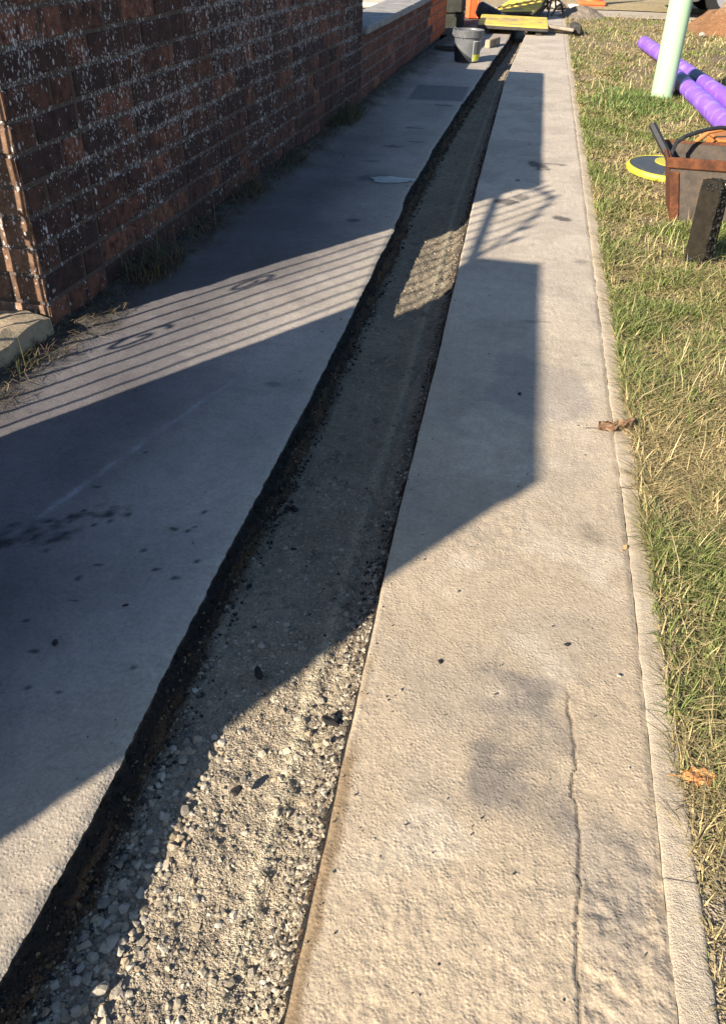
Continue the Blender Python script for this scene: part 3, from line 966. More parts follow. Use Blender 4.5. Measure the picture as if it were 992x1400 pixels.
# --- the tall dark wall
PA, PB = (-1.27, 2.03), (-1.047, 5.81)
ang, LEN = wall_frame(PA, PB)
TH = .215
wall = thing('brick_wall', 'dark brick wall flecked with white lichen along the left of the footway', 'wall', (PA[0], PA[1], 0), (0, 0, ang))
HA, HB = 1.20, 1.01
def core(parent, l, th, ha, hb, mat, name='mortar', x0=.004, rec=.0035):
    b = MB()
    # the back of the wall is toward local +y
    b.add([(x0, rec, -.12), (l - .004, rec, -.12), (l - .004, th - .003, -.12), (x0, th - .003, -.12), (x0, rec, ha - .05), (l - .004, rec, hb - .05), (l - .004, th - .003, hb - .05), (x0, th - .003, ha - .05)],
          [(0, 3, 2, 1), (4, 5, 6, 7), (0, 1, 5, 4), (1, 2, 6, 5), (2, 3, 7, 6), (3, 0, 4, 7)])
    return b.build(name, mat, parent)
def facing(parent, l, ncourse, x0=0., flemish=True, keep=None, meshes=None):
    S, H = meshes or (str_m, hed_m)
    out = []
    for cidx in range(ncourse):
        z = Z0 + cidx * PITCH
        x = x0
        k = cidx % 2
        first = True
        while x < l - .03:
            use_h = (k % 2 == 0) if flemish else False
            bl = HL if use_h else SL
            if not flemish and first and cidx % 2:
                use_h, bl = True, HL
            if x + bl > l + .002:
                if l - x < .06:
                    break
                bl2 = l - x - .004
            else:
                bl2 = bl
            me = H[rng.integers(0, len(H))] if use_h else S[rng.integers(0, len(S))]
            if first and use_h and flemish:
                me = end_q[rng.integers(0, 4)]
            elif first and flemish:
                me = end_s[rng.integers(0, 8)]
            out.append((me, x, z, bl2 / bl, cidx))
            x += bl2 + JT
            k += 1
            first = False
    return out
def place_bricks(parent, items, mat=None):
    for (me, x, z, sc, ci) in items:
        o = link('brick', me, None, parent, (x + rng.uniform(-.001, .001), rng.uniform(-.0015, .0015), z + rng.uniform(-.001, .001)), (rng.uniform(-.006, .006), rng.uniform(-.006, .006), rng.uniform(-.006, .006)))
        o.scale = (sc, 1, 1)
def join_bricks(parent, items, mat, name='upper_bricks'):
    b = MB()
    for (me, x, z, sc, ci) in items:
        b.add([(v.co.x * sc + x, v.co.y, v.co.z + z) for v in me.vertices], [tuple(p.vertices) for p in me.polygons])
    o = b.build(name, mat, parent)
    o['kind'] = 'stuff'
    return o
core(wall, LEN, TH, HA, HB, M_mortar)
it = facing(wall, LEN, 13)
place_bricks(wall, [q for q in it if q[4] < 11])
join_bricks(wall, [q for q in it if q[4] >= 11 and Z0 + (q[4] + 1) * PITCH < 1.15 - .05 * q[1]], M_brick)
# bricks of the sunlit end face (rear halves of the odd courses)
for cidx in range(1, 13, 2):
    o = link('brick', end_s[cidx % 8], None, wall, (0., .113, Z0 + cidx * PITCH), (0, 0, 0))
    o.scale = (1, 1, 1)
b = MB()
b.add([(-.02, -.02, HA - .06), (LEN, -.02, HB - .06), (LEN, TH + .02, HB - .06), (-.02, TH + .02, HA - .06), (-.02, -.02, HA), (LEN, -.02, HB), (LEN, TH + .02, HB), (-.02, TH + .02, HA)],
      [(0, 3, 2, 1), (4, 5, 6, 7), (0, 1, 5, 4), (1, 2, 6, 5), (2, 3, 7, 6), (3, 0, 4, 7)])
M_coping = simple('stone_coping', (.25, .235, .225), .9, .2, var=.2, scale=14, bump=.4, bdist=.003, dirt=(.12, .11, .10, 1), dscale=9, damt=.6)
b.build('coping', M_coping, wall)
# return of the wall into the garden at its far end
ret = MB()
ret.box((LEN - .11, TH + .85, (HB - .05) / 2 - .06), (.212, 1.68, HB + .07))
ret.build('return_wall', M_mortar, wall)
rc = MB().box((LEN - .11, TH + .87, HB - .024), (.25, 1.68, .05), bev=.006)
rc.build('return_coping', M_coping, wall)

# --- nearer length of the same wall, beside the gateway (out of frame; it throws the near shadow)
PN0, PN1 = (-1.436, -.77), (-1.343, .80)
angn, LN = wall_frame(PN0, PN1)
nw = thing('brick_wall', 'nearer brick wall length beyond the left frame edge, known by the broad near shadow', 'wall', (PN0[0], PN0[1], 0), (0, 0, angn))
core(nw, LN, TH, 1.36, 1.275, M_mortar)
join_bricks(nw, facing(nw, LN, 14), M_brick, 'bricks')
b = MB()
b.add([(0, -.004, 1.30), (LN, -.004, 1.215), (LN, TH, 1.215), (0, TH, 1.30), (0, -.004, 1.36), (LN, -.004, 1.275), (LN, TH, 1.275), (0, TH, 1.36)],
      [(0, 3, 2, 1), (4, 5, 6, 7), (0, 1, 5, 4), (1, 2, 6, 5), (2, 3, 7, 6), (3, 0, 4, 7)])
b.build('coping', M_coping, nw)

# --- iron gate in the gateway (out of frame, throws the barred shadow)
M_iron = simple('unseen_gate_iron', (.03, .03, .032), .5, .5, .3)
gate = thing('unseen_iron_gate', 'iron bar gate beyond the left frame edge, known by its barred shadow', 'gate', (-1.575, .74, 0), (0, 0, math.radians(90 - 3.4)))
GL, GH = 1.18, 1.26
for zz in (.16, GH):
    MB().box((GL / 2, 0, zz), (GL, .012, .03 if zz > 1 else .014)).build('unseen_gate_rail', M_iron, gate)
for x, w_s in ((.0, .028), (GL - .155, .05), (GL - .02, .06)):
    MB().box((x, 0, GH / 2 + .03), (w_s, .028, GH - .02)).build('unseen_gate_stile', M_iron, gate)
nb = 9
for k in range(nb):
    x = GL * (k + 1) / (nb + 1)
    e = .20 - .10 * abs(k - (nb - 1) / 2) / ((nb - 1) / 2)
    b = MB().tube([(x, 0, .13), (x, 0, GH + e)], .0058, 6)
    b.tube([(x, 0, GH + e), (x, 0, GH + e + .02), (x, 0, GH + e + .07)], [.0075, .016, .001], 6)
    b.build('bar', M_iron, gate)
def ring(cx_, cz, r, a0=0, a1=6.283, grow=0.):
    n_ = 22
    return [(cx_ + (r + grow * k / n_) * math.cos(a0 + (a1 - a0) * k / n_), 0.012, cz + (r + grow * k / n_) * math.sin(a0 + (a1 - a0) * k / n_)) for k in range(n_ + 1)]
for (x, z_, r, a0, a1, g) in [(.52, .46, .015, 0, 8, .045), (.95, .50, .015, 3, 11, .045), (.74, .62, .015, 1, 9, .04)]:
    MB().tube(ring(x, z_, r, a0, a1, g), .006, 5).build('unseen_gate_scroll', M_iron, gate)
MB().tube([(.05, .008, GH + .02), (.3, .008, GH + .16), (.56, .008, GH + .24), (.82, .008, GH + .16), (1.07, .008, GH + .02)], .008, 6).build('unseen_gate_arch', M_iron, gate)

# --- concrete step in the gateway
M_step = simple('worn_concrete', (.31, .245, .165), .93, .2, var=.22, scale=18, bump=.7, bdist=.004, dirt=(.12, .10, .07, 1), dscale=12, damt=.8)
b = MB()
nx_, ny_ = 14, 22
vs_, fs_ = [], []
for iy in range(ny_ + 1):
    for ix in range(nx_ + 1):
        px = -1.255 - .52 * ix / nx_ - .004 * math.sin(iy * 1.7) * (ix == 0)
        py = .86 + (2.00 - .86) * iy / ny_
        px += .059 * (py - 2.03)
        zz = .080 + .006 * math.sin(ix * 2.1 + iy * 1.3) - (.012 if ix == 0 else 0) - (.01 if iy in (0, ny_) else 0)
        vs_.append((px, py, zz))
w_ = nx_ + 1
for iy in range(ny_):
    for ix in range(nx_):
        a = iy * w_ + ix
        fs_.append((a, a + w_, a + w_ + 1, a + 1))
k0 = len(vs_)
for iy in range(ny_ + 1):
    q = vs_[iy * w_]
    vs_.append((q[0] + .012, q[1], -.08))
for iy in range(ny_):
    fs_.append((k0 + iy, k0 + iy + 1, (iy + 1) * w_, iy * w_))
k1 = len(vs_)
for ix in range(w_):
    q = vs_[ny_ * w_ + ix]
    vs_.append((q[0], q[1] + .004, -.08))
for ix in range(nx_):
    fs_.append((ny_ * w_ + ix, ny_ * w_ + ix + 1, k1 + ix + 1, k1 + ix))
b.add(vs_, fs_)
st = b.build('concrete_step', M_step, smooth=True)
tag(st, 'worn sunlit concrete step at the foot of the dark wall corner', 'step')

# --- low red wall further along
PC, PD = (-1.060, 5.83), (-.915, 10.05)
ang2, LEN2 = wall_frame(PC, PD)
low = thing('low_brick_wall', 'low red brick wall with flat pale coping beyond the dark wall', 'wall', (PC[0], PC[1], 0), (0, 0, ang2))
core(low, LEN2, .215, .44, .44, M_mortar2)
s2 = [m.copy() for m in str_m]
h2 = [m.copy() for m in hed_m]
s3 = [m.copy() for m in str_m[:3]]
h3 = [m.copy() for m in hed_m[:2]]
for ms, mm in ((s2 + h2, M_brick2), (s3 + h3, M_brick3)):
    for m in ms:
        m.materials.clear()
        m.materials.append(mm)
it = facing(low, LEN2, 5, flemish=False, meshes=(s2, h2))
it2 = []
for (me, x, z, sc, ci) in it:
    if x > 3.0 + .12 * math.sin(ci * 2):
        me = s3[rng.integers(0, 3)] if me in s2 else h3[rng.integers(0, 2)]  # far end bricks carry the painted orange bounce
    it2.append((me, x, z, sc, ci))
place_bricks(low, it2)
k = 0
x = 0.
while x < LEN2 - .05:
    l_ = min(.60, LEN2 - x)
    MB().box((x + l_ / 2, .1075, .412), (l_ - .006, .29, .046), bev=.007).build('coping_stone', M_coping, low, loc=(0, 0, rng.uniform(-.002, .002)))
    x += .60
# garden slab catching the sun behind the low wall
M_flag = simple('pale_flagstone', (.44, .40, .32), .9, .2, var=.1, scale=9, bump=.3)
fl = MB().box((0, 0, 0), (.9, .9, .05), bev=.008).build('flagstone', M_flag, loc=(-1.95, 13.3, .02), rot=(0, 0, .1))
tag(fl, 'pale sunlit flagstone behind the low red wall', 'paving slab')

# --- dark pier at the end of the low wall
M_pier = simple('dark_pier_block', (.03, .03, .025), .95, .2, var=.35, scale=12, bump=.6, bdist=.006)
pier = thing('gate_pier', 'dark mossy block pier at the end of the low red wall', 'pier', (-.93, 10.65, 0), (0, 0, ang2 - math.pi / 2))
zc = 0
for k in range(8):
    hh = .145 + .02 * math.sin(k * 2.3)
    MB().box((0, 0, zc + hh / 2), (.30 + .01 * math.sin(k), .34, hh - .008), bev=.012).build('block', M_pier, pier)
    zc += hh
MB().box((0, 0, zc + .03), (.36, .40, .06), bev=.015).build('cap', M_coping, pier)

# ------------------------------------------------------------------ weeds along the wall foot
def weed(name, x, y, n, h, spread, label, pal, cat='weed', twigs=0):
    V, F, C = [], [], []
    for k in range(n):
        a, r = random.random() * 6.283, math.sqrt(random.random()) * spread
        bx, by = x + math.cos(a) * r * .55, y + math.sin(a) * r
        hh = h * random.uniform(.3, 1.)
        az = random.random() * 6.283
        le = random.uniform(.2, 1.5) * hh
        w = random.uniform(.0006, .0014)
        if k < twigs:
            hh, le, w = h * random.uniform(2.2, 3.6), h * random.uniform(.1, .5), .0009
        dx, dy = math.cos(az), math.sin(az)
        c = [q * random.uniform(.6, 1.3) for q in random.choice(pal)]
        o = len(V)
        for t_, ww in ((0, 1), (.5, .8), (1, .15)):
            px, py, pz = bx + dx * le * t_ ** 1.6, by + dy * le * t_ ** 1.6, .012 + hh * (t_ - .25 * t_ * t_)
            V += [(px - dy * w * ww, py + dx * w * ww, pz), (px + dy * w * ww, py - dx * w * ww, pz)]
            C += [c, c]
        F += [(o, o + 1, o + 3, o + 2), (o + 2, o + 3, o + 5, o + 4)]
    me = mk_mesh(name, np.array(V), np.array(F), False, np.array(C))
    return tag(link(name, me, M_grass), label, cat, 'weeds at the foot of the walls')
DRYP = [(.15, .115, .07), (.085, .068, .045), (.24, .185, .11), (.05, .048, .028)]
GRNP = [(.075, .085, .032), (.05, .06, .022), (.16, .13, .07)]
weed('dry_weed', -1.17, 2.56, 800, .095, .16, 'big tangled dry weed at the foot of the dark wall near its corner', DRYP, twigs=9)
weed('dry_weed', -1.17, 3.02, 260, .05, .13, 'thin dry weed second along the foot of the dark wall', DRYP, twigs=6)
weed('dry_weed', -1.15, 3.55, 420, .07, .15, 'dry weed with tall stalks halfway along the dark wall', DRYP, twigs=10)
weed('dry_weed', -1.13, 4.2, 320, .06, .18, 'low dry weed past halfway along the dark wall', DRYP + GRNP, twigs=4)
weed('leafy_weed', -1.09, 5.2, 800, .11, .26, 'greenish bushy weed at the far foot of the dark wall', GRNP, twigs=6)
weed('leafy_weed', -1.03, 6.3, 90, .05, .16, 'small weed at the near foot of the low red wall', GRNP)
weed('leafy_weed', -1.00, 7.1, 80, .05, .12, 'small weed at the middle foot of the low red wall', GRNP)
weed('dry_weed', -1.27, 1.80, 420, .05, .14, 'matted dry grass below the concrete step', DRYP, twigs=3)
# dead litter gathered against the wall
n = 4200
Y = 1.55 + 4.3 * rng.random(n)
X = np.where(Y < 2.03, -1.255 + .059 * (Y - 2.03), wallx(Y)) + .012 + .12 * rng.random(n) ** 1.8
a = rng.random(n) * 6.283
l_, w_ = rng.uniform(.004, .022, n), rng.uniform(.0004, .0011, n)
zb, zt = .014 + .010 * rng.random(n), .008 * rng.uniform(-1, 1, n)
V = np.zeros((n, 4, 3))
for k, (s, t_) in enumerate([(-1, -1), (1, -1), (1, 1), (-1, 1)]):
    V[:, k, 0] = X + np.cos(a) * l_ * s - np.sin(a) * w_ * t_
    V[:, k, 1] = Y + np.sin(a) * l_ * s + np.cos(a) * w_ * t_
    V[:, k, 2] = zb + s * zt
lit = mk_mesh('dead_litter', V.reshape(-1, 3), np.arange(n * 4).reshape(n, 4), False, np.repeat(np.array(DRYP)[rng.integers(0, 4, n)] * rng.uniform(.4, 1.3, (n, 1)), 4, 0))
tag(link('dead_litter', lit, M_grass), 'dead grass stems and litter gathered along the wall foot', kind='stuff')

# ------------------------------------------------------------------ dead leaves
def leaf(x, y, z, L, rotz, label, c1, c2, seed, curl=1.0):
    r = np.random.default_rng(seed)
    t = NT('dead_leaf_skin', .85, .25)
    cc = t.ramp(t.noise(60, 4, .6), [(.35, c1), (.65, c2)])
    t.color(cc)
    root = thing('dead_leaf', label, 'leaf', (x, y, z), (0, 0, rotz))
    nu, nv = 15, 9
    V, F = [], []
    for i in range(nu):
        u = i / (nu - 1)
        w = math.sin(math.pi * min(1, u * .98 + .02)) ** .7 * .42 * (1 + .25 * math.sin(u * 21))
        for j in range(nv):
            v = j / (nv - 1) * 2 - 1
            zz = .10 * abs(v) ** 1.5 * curl + .16 * math.sin(u * 5 + v * 2.4) * curl * .5 + .05 * r.uniform(-1, 1) + .12 * curl * u * u
            V.append(((u - .5) * L, v * w * L * (1 - .25 * curl * abs(v)), (zz + .12) * L * .8))
    for i in range(nu - 1):
        for j in range(nv - 1):
            a = i * nv + j
            F.append((a, a + nv, a + nv + 1, a + 1))
    o = link('blade', mk_mesh('blade', V, F, False), t.m, root)
    sm = o.modifiers.new('thick', 'SOLIDIFY')
    sm.thickness = .0006
    MB().tube([(-.5 * L, 0, .1 * L), (-.75 * L, .05 * L, .05 * L), (-.95 * L, .02 * L, .06 * L)], .0008, 5).build('stalk', t.m, root)
leaf(.314, 1.785, .003, .082, .15, 'curled brown dead leaf lying across the edging beside the grass', (.075, .042, .026), (.21, .125, .07), 1, 1.5)
leaf(.345, 1.775, .004, .030, 2.6, 'small pale torn leaf beside the curled brown leaf on the edging', (.30, .2, .11), (.48, .36, .22), 2, 1.)
leaf(.366, .790, .004, .046, .1, 'orange brown dead leaf beside the edging at the right of the picture', (.34, .13, .04), (.46, .24, .10), 3, .8)
leaf(.303, 1.32, .003, .012, 1.1, 'tiny tan leaf scrap against the edging', (.34, .2, .08), (.46, .3, .14), 4, 1.)

# ------------------------------------------------------------------ bucket
M_grey = simple('grey_plastic', (.095, .10, .108), .45, .4, var=.05, scale=20, dirt=(.25, .24, .22, 1), dscale=14, damt=.4)
M_black = simple('black_plastic', (.018, .019, .022), .5, .4, var=.15, scale=30, dirt=(.07, .065, .06, 1), dscale=10, damt=.4)
M_lab1 = simple('label_grey', (.10, .105, .10), .5, .4)
M_lab2 = simple('label_yellow_green', (.50, .50, .05), .5, .4, var=.06)
M_lab3 = simple('label_rim', (.48, .49, .46), .5, .4, var=.05)
M_wire = simple('galvanised_wire', (.5, .5, .5), .35, .5, .8)
M_rub = simple('rubble_fill', (.06, .057, .053), .95, .2, var=.4, scale=50, bump=.8, bdist=.006)
BX, BY = -.525, 7.985
bk = thing('bucket', 'grey plastic bucket with black corner panel on the footway', 'bucket', (BX, BY, 0))
bk.scale = (.89, .89, .98)
BHt = .245
rad = lambda z: .118 + (.134 - .118) * z / BHt
MB().lathe([(.0, .004), (.112, .004), (.118, .01), (rad(.19), .19), (.143, .192), (.145, .200), (.145, .236), (.147, .240), (.147, .246), (.139, .246), (.134, .236), (rad(.12) - .004, .12), (.0, .12)], 48).build('body', M_grey, bk, smooth=True)
def curved(name, f_lo, f_hi, a0, a1, mat, off=.0012, n=22, m=6):
    V, F = [], []
    for i in range(n + 1):
        a = a0 + (a1 - a0) * i / n
        for j in range(m + 1):
            z = f_lo(a) + (f_hi(a) - f_lo(a)) * j / m
            r = rad(z) + off
            V.append((r * math.cos(a), r * math.sin(a), z))
    for i in range(n):
        for j in range(m):
            p = i * (m + 1) + j
            F.append((p, p + m + 1, p + m + 2, p + 1))
    return link(name, mk_mesh(name, V, F, True), mat, bk)
view = math.atan2(-BY, -BX)                 # towards where the photograph was taken from
aL, aR = view - 1.55, view + 1.45
curved('black_panel', lambda a: .012, lambda a:   .012 + max(.0005, .150 * (1 - (a - aL - .1) / 2.15)), aL - .5, aL + 2.2, M_black)
lb = curved('label_panel', lambda a: .014, lambda a: .17, view + .42, view + 1.25, M_lab3, .0016)
for nm, z0_, z1_, mm in (('label_top', .066, .162, M_lab1), ('label_bottom', .018, .066, M_lab2)):
    q = curved(nm, lambda a, z0_=z0_: z0_, lambda a, z1_=z1_: z1_, view + .47, view + 1.20, mm, .0030)
    q.parent = lb
b = MB()
hp = []
for k in range(17):
    an = math.pi * k / 16
    hp.append((-.150 * math.cos(an), -.150 * math.sin(an) * .55 - .012, .214 + .01 * math.sin(an)))
b.tube([(-.150, 0, .214), (-.15, -.005, .245), (-.135, -.02, .262), (-.10, -.07, .25), (-.07, -.125, .215), (-.05, -.15, .19)], .0025, 6)
b.build('handle', M_wire, bk)
for s in (-1, 1):
    MB().box((s * .148, 0, .214), (.014, .03, .03), bev=.004).build('handle_ear', M_grey, bk)
b = MB()
for k in range(26):
    a, r = random.random() * 6.28, random.random() * .065
    b.box((r * math.cos(a), r * math.sin(a), .165 + random.uniform(-.02, .05)), (random.uniform(.03, .09), random.uniform(.02, .05), random.uniform(.02, .05)), rot=Matrix.Rotation(random.random() * 3, 3, Vector((random.random(), random.random(), random.random() + .1)).normalized()), bev=.005)
cb = b.build('rubble', M_rub)
cb.location = (BX, BY, 0)
tag(cb, 'dark rubble and scraps filling the grey bucket', 'rubble', kind='stuff')

# ------------------------------------------------------------------ lamp post
t = NT('mint_paint', .5, .4)
oc = t.pos
cc = t.mix(t.rng(t.noise(3.5, 5, .6), .45, .75, 0, .35), (.30, .45, .28, 1), (.34, .44, .31, 1))
cc = t.mix(t.rng(t.noise(90, 4, .7), .62, .75, 0, .5), cc, (.22, .30, .20, 1))
t.color(cc)
M_mint = t.m
post = thing('lamp_post', 'pale mint green round steel lamp post standing in the grass', 'lamp post', (.965, 6.69, -.02), (0, math.radians(-.4), 0))
MB().lathe([(.076, 0), (.076, .9), (.0755, 1.9), (.071, 2.0), (.05, 2.05), (.048, 4.9), (.0, 4.9)], 40).build('shaft', M_mint, post, smooth=True)
MB().box((.0, -.0765, .9), (.075, .006, .38), bev=.003).build('access_door', M_mint, post)
MB().tube([(0, 0, 4.88), (.1, 0, 5.0), (.45, 0, 5.08)], .024, 12).build('bracket', M_mint, post, smooth=True)
MB().box((.68, 0, 5.09), (.5, .17, .09), bev=.03).build('lantern', M_grey, post)

# ------------------------------------------------------------------ purple ducts
M_duct = simple('purple_duct', (.215, .085, .56), .45, .4, var=.12, scale=4, dirt=(.34, .24, .56, 1), dscale=9, damt=.75)
M_band = simple('dark_blue_band', (.025, .028, .11), .5, .4)
def duct(p0, p1, r, band_t, label, z=.058):
    p0, p1 = Vector((*p0, z)), Vector((*p1, z))
    dd = (p1 - p0)
    root = thing('duct_pipe', label, 'pipe', tuple(p0 - Vector((0, 0, r))), group='purple ducts on the verge')
    L = dd.length
    dn = dd.normalized()
    up = Vector((0, 0, r))
    # tube with open ends
    b = MB()
    n_ = 28
    prof = [(0, r * .90), (0, r), (L, r), (L, r * .90), (L - .15, r * .9)]
    prof = [(.15, r * .9)] + prof
    ux = dn.cross(Vector((0, 0, 1))).normalized()
    uy = ux.cross(dn)
    vs_, fs_ = [], []
    for (s, rr) in prof:
        for k in range(n_):
            a = 2 * math.pi * k / n_
            vs_.append(dn * s + up + ux * rr * math.cos(a) + uy * rr * math.sin(a))
    for i in range(len(prof) - 1):
        for k in range(n_):
            a, b_ = i * n_ + k, i * n_ + (k + 1) % n_
            fs_.append((a, b_, b_ + n_, a + n_))
    b.add(vs_, fs_)
    b.build('tube', M_duct, root, smooth=True)
    s = L * band_t
    MB().tube([dn * (s - .13) + up, dn * (s + .13) + up], r + .0018, n_, caps=False).build('band', M_band, root, smooth=True)
    MB().tube([dn * (s - .62) + up, dn * (s - .60) + up, dn * (s - .58) + up], [r + .0008, r + .0014, r + .0008], n_, caps=False).build('seam_ring', M_duct, root, smooth=True)
    return root
duct((1.079, 9.35), (1.385, 5.60), .057, .60, 'longer purple duct pipe reaching past the lamp post on its far side')
duct((1.115, 7.25), (1.205, 4.75), .057, .17, 'nearer purple duct pipe ending behind the lamp post')

# ------------------------------------------------------------------ rusty tub, hose, rod, orange box, tamper, disc
t = NT('rusty_steel', .85, .3)
c1 = t.ramp(t.noise(22, 6, .7), [(.3, (.045, .018, .010)), (.5, (.095, .034, .015)), (.72, (.20, .070, .025))])
t.color(c1)
t.bump(t.noise(70, 5, .7), .6, .004)
M_rust = t.m
t = NT('tarred_steel', .8, .3)
c1 = t.ramp(t.noise(26, 6, .7), [(.35, (.050, .041, .034)), (.55, (.078, .062, .050)), (.75, (.12, .068, .038))])
t.color(c1)
t.bump(t.noise(70, 5, .7), .5, .003)
M_tarsteel = t.m
def flare(o, pv=.0):
    for v in o.data.vertices:
        k = max(0, v.co.z) / .245
        v.co.x += (-.055 if v.co.x < .23 else .03) * k
        v.co.y += -.01 * k if v.co.y < .15 else .01 * k
tub = thing('steel_tub', 'rusty open steel tub standing on the grass at the right edge', 'tub', (.665, 3.63, -.01), (0, 0, math.radians(-3)))
TW, TD, THt = .46, .30, .245
for (c_, s_) in (((TW / 2, .005, THt / 2), (TW, .008, THt)), ((TW / 2, TD, THt / 2), (TW, .008, THt))):
    MB().box(c_, s_).build('side_panel', M_tarsteel, tub)
for x in (.004, TW - .004):
    MB().box((x, TD / 2, THt / 2), (.008, TD - .012, THt)).build('end_panel', M_rust, tub)
MB().box((TW / 2, TD / 2, .02), (TW - .02, TD - .02, .01)).build('floor_plate', M_rust, tub)
for yy in (-.004, TD + .008):
    MB().box((TW / 2, yy, THt - .012), (TW + .03, .014, .042), bev=.005).build('rim', M_rust, tub)
for x in (-.008, TW + .008):
    MB().box((x, TD / 2, THt - .012), (.014, TD + .01, .040), bev=.005).build('rim', M_rust, tub)
for x in (.016, TW - .016):
    MB().box((x, -.003, THt / 2 - .02), (.036, .010, THt - .05), bev=.003).build('corner_strip', M_rust, tub)
for ch in tub.children:
    flare(ch)
M_tar = simple('tar_black', (.012, .0115, .011), .55, .4, var=.4, scale=60, bump=.8, bdist=.006)
rod = MB().tube([(.545, 3.86, .315), (.585, 3.82, .262), (.70, 3.71, .12), (.76, 3.68, .06)], .0155, 12).build('tool_handle', M_black)
tag(rod, 'short black tool handle sticking up out of the rusty tub', 'tool handle')
hose = MB().tube([(.70, 3.76, .05), (.655, 3.765, .15), (.632, 3.77, .225), (.65, 3.816, .260), (.681, 3.838, .280), (.727, 3.872, .291), (.777, 3.907, .30), (.841, 3.955, .302), (.924, 3.986, .292), (1.0, 3.98, .25), (1.08, 3.94, .14), (1.12, 3.9, .0)], .0085, 10).build('hose', M_black, smooth=True)
tag(hose, 'black hose arching over the rusty tub', 'hose')
M_orange = simple('faded_orange', (.40, .150, .035), .6, .35, var=.15, scale=16, dirt=(.30, .12, .05, 1), dscale=10, damt=.7)
ob = thing('orange_crate', 'weathered orange crate with hooped handle behind the rusty tub', 'crate', (.80, 4.10, -.01), (0, 0, .1))
MB().box((.29, .13, .115), (.40, .22, .21), bev=.018).build('body', M_orange, ob)
MB().box((.29, .13, .226), (.42, .24, .014), bev=.005).build('lid', M_orange, ob)
MB().tube([(-.02, .02, .0), (-.025, .02, .14), (-.01, .02, .225), (.03, .02, .262), (.11, .02, .283), (.30, .02, .30), (.45, .02, .28), (.53, .02, .22), (.55, .02, .0)], .011, 10).build('handle', M_orange, ob, smooth=True)

tm = thing('tamper', 'tar-caked black tamper leaning upright in the grass before the tub', 'tamper', (.700, 3.115, -.01), (math.radians(-4), math.radians(-3.5), math.radians(-42)))
b = MB()
nx_, nz_ = 6, 26
def slab(b, w, dp, h, amp):
    """box with lumpy caked faces"""
    vs_, fs_ = [], []
    for iz in range(nz_ + 1):
        z = h * iz / nz_
        per = []
        for k in range(nx_):
            per.append((-w / 2 + w * k / nx_, -dp / 2, 0))
        for k in range(nx_):
            per.append((w / 2, -dp / 2 + dp * k / nx_, 1))
        for k in range(nx_):
            per.append((w / 2 - w * k / nx_, dp / 2, 2))
        for k in range(nx_):
            per.append((-w / 2, dp / 2 - dp * k / nx_, 3))
        for (x, y_, sd) in per:
            am = amp if sd in (1, 3) else amp * .12
            end = max(0, 1 - min(iz, nz_ - iz) / 3)
            vs_.append((x * (1 - .06 * end) + random.uniform(-am, am), y_ * (1 - .06 * end) + random.uniform(-am, am), z + random.uniform(-am, am)))
    m = 4 * nx_
    for iz in range(nz_):
        for k in range(m):
            a, c_ = iz * m + k, iz * m + (k + 1) % m
            fs_.append((a, c_, c_ + m, a + m))
    fs_.append(tuple(range(m - 1, -1, -1)))
    fs_.append(tuple(range(nz_ * m, (nz_ + 1) * m)))
    b.add(vs_, fs_)
slab(b, .078, .060, .290, .0035)
M_plate = simple('tarred_plate', (.017, .014, .010), .9, .15, var=.35, scale=40, bump=.5, bdist=.003)
b.build('plate', M_plate, tm)
b = MB()
for k in range(110):
    side_ = random.choice((0, 0, 1, 2))
    x = .039 if side_ == 0 else random.uniform(-.036, .036)
    y_ = random.uniform(-.03, .03) if side_ != 1 else -.031
    z = random.uniform(.0, .285) if side_ == 0 else random.choice((random.uniform(0, .03), random.uniform(.255, .29)))
    b.box((x, y_, z), (random.uniform(.004, .012),) * 3, rot=Matrix.Rotation(random.random() * 3, 3, 'X') @ Matrix.Rotation(random.random() * 3, 3, 'Y'), bev=.003)
b.build('caked_tar', M_tar, tm)['kind'] = 'stuff'
MB().tube([(.02, .0, .27), (.045, .01, .285), (.075, .03, .30), (.14, .08, .335), (.5, .36, .52)], [.012, .012, .012, .012, .012], 10).build('handle', M_wire, tm, smooth=True)

M_yel = simple('hi_vis_yellow', (.42, .38, .03), .5, .4, var=.08, scale=12, dirt=(.40, .36, .08, 1), dscale=14, damt=.5)
M_slate = simple('dark_slate_rubber', (.045, .05, .062), .6, .4, var=.25, scale=25)
disc = thing('round_base', 'round yellow rimmed black disc lying flat in the grass', 'disc', (.728, 4.45, .0), (math.radians(3), math.radians(2), 0))
MB().lathe([(.0, .0), (.17, .0), (.184, .004), (.186, .016), (.180, .028), (.172, .031), (.168, .025), (.0, .025)], 56).build('rim', M_yel, disc, smooth=True)
MB().lathe([(.0, .0265), (.167, .0265), (.167, .0290), (.0, .031)], 56).build('top', M_slate, disc, smooth=False)
MB().lathe([(.0, .030), (.075, .030), (.075, .0335), (.0, .034)], 40, c=(.03, .06, 0)).build('patch', M_yel, disc)

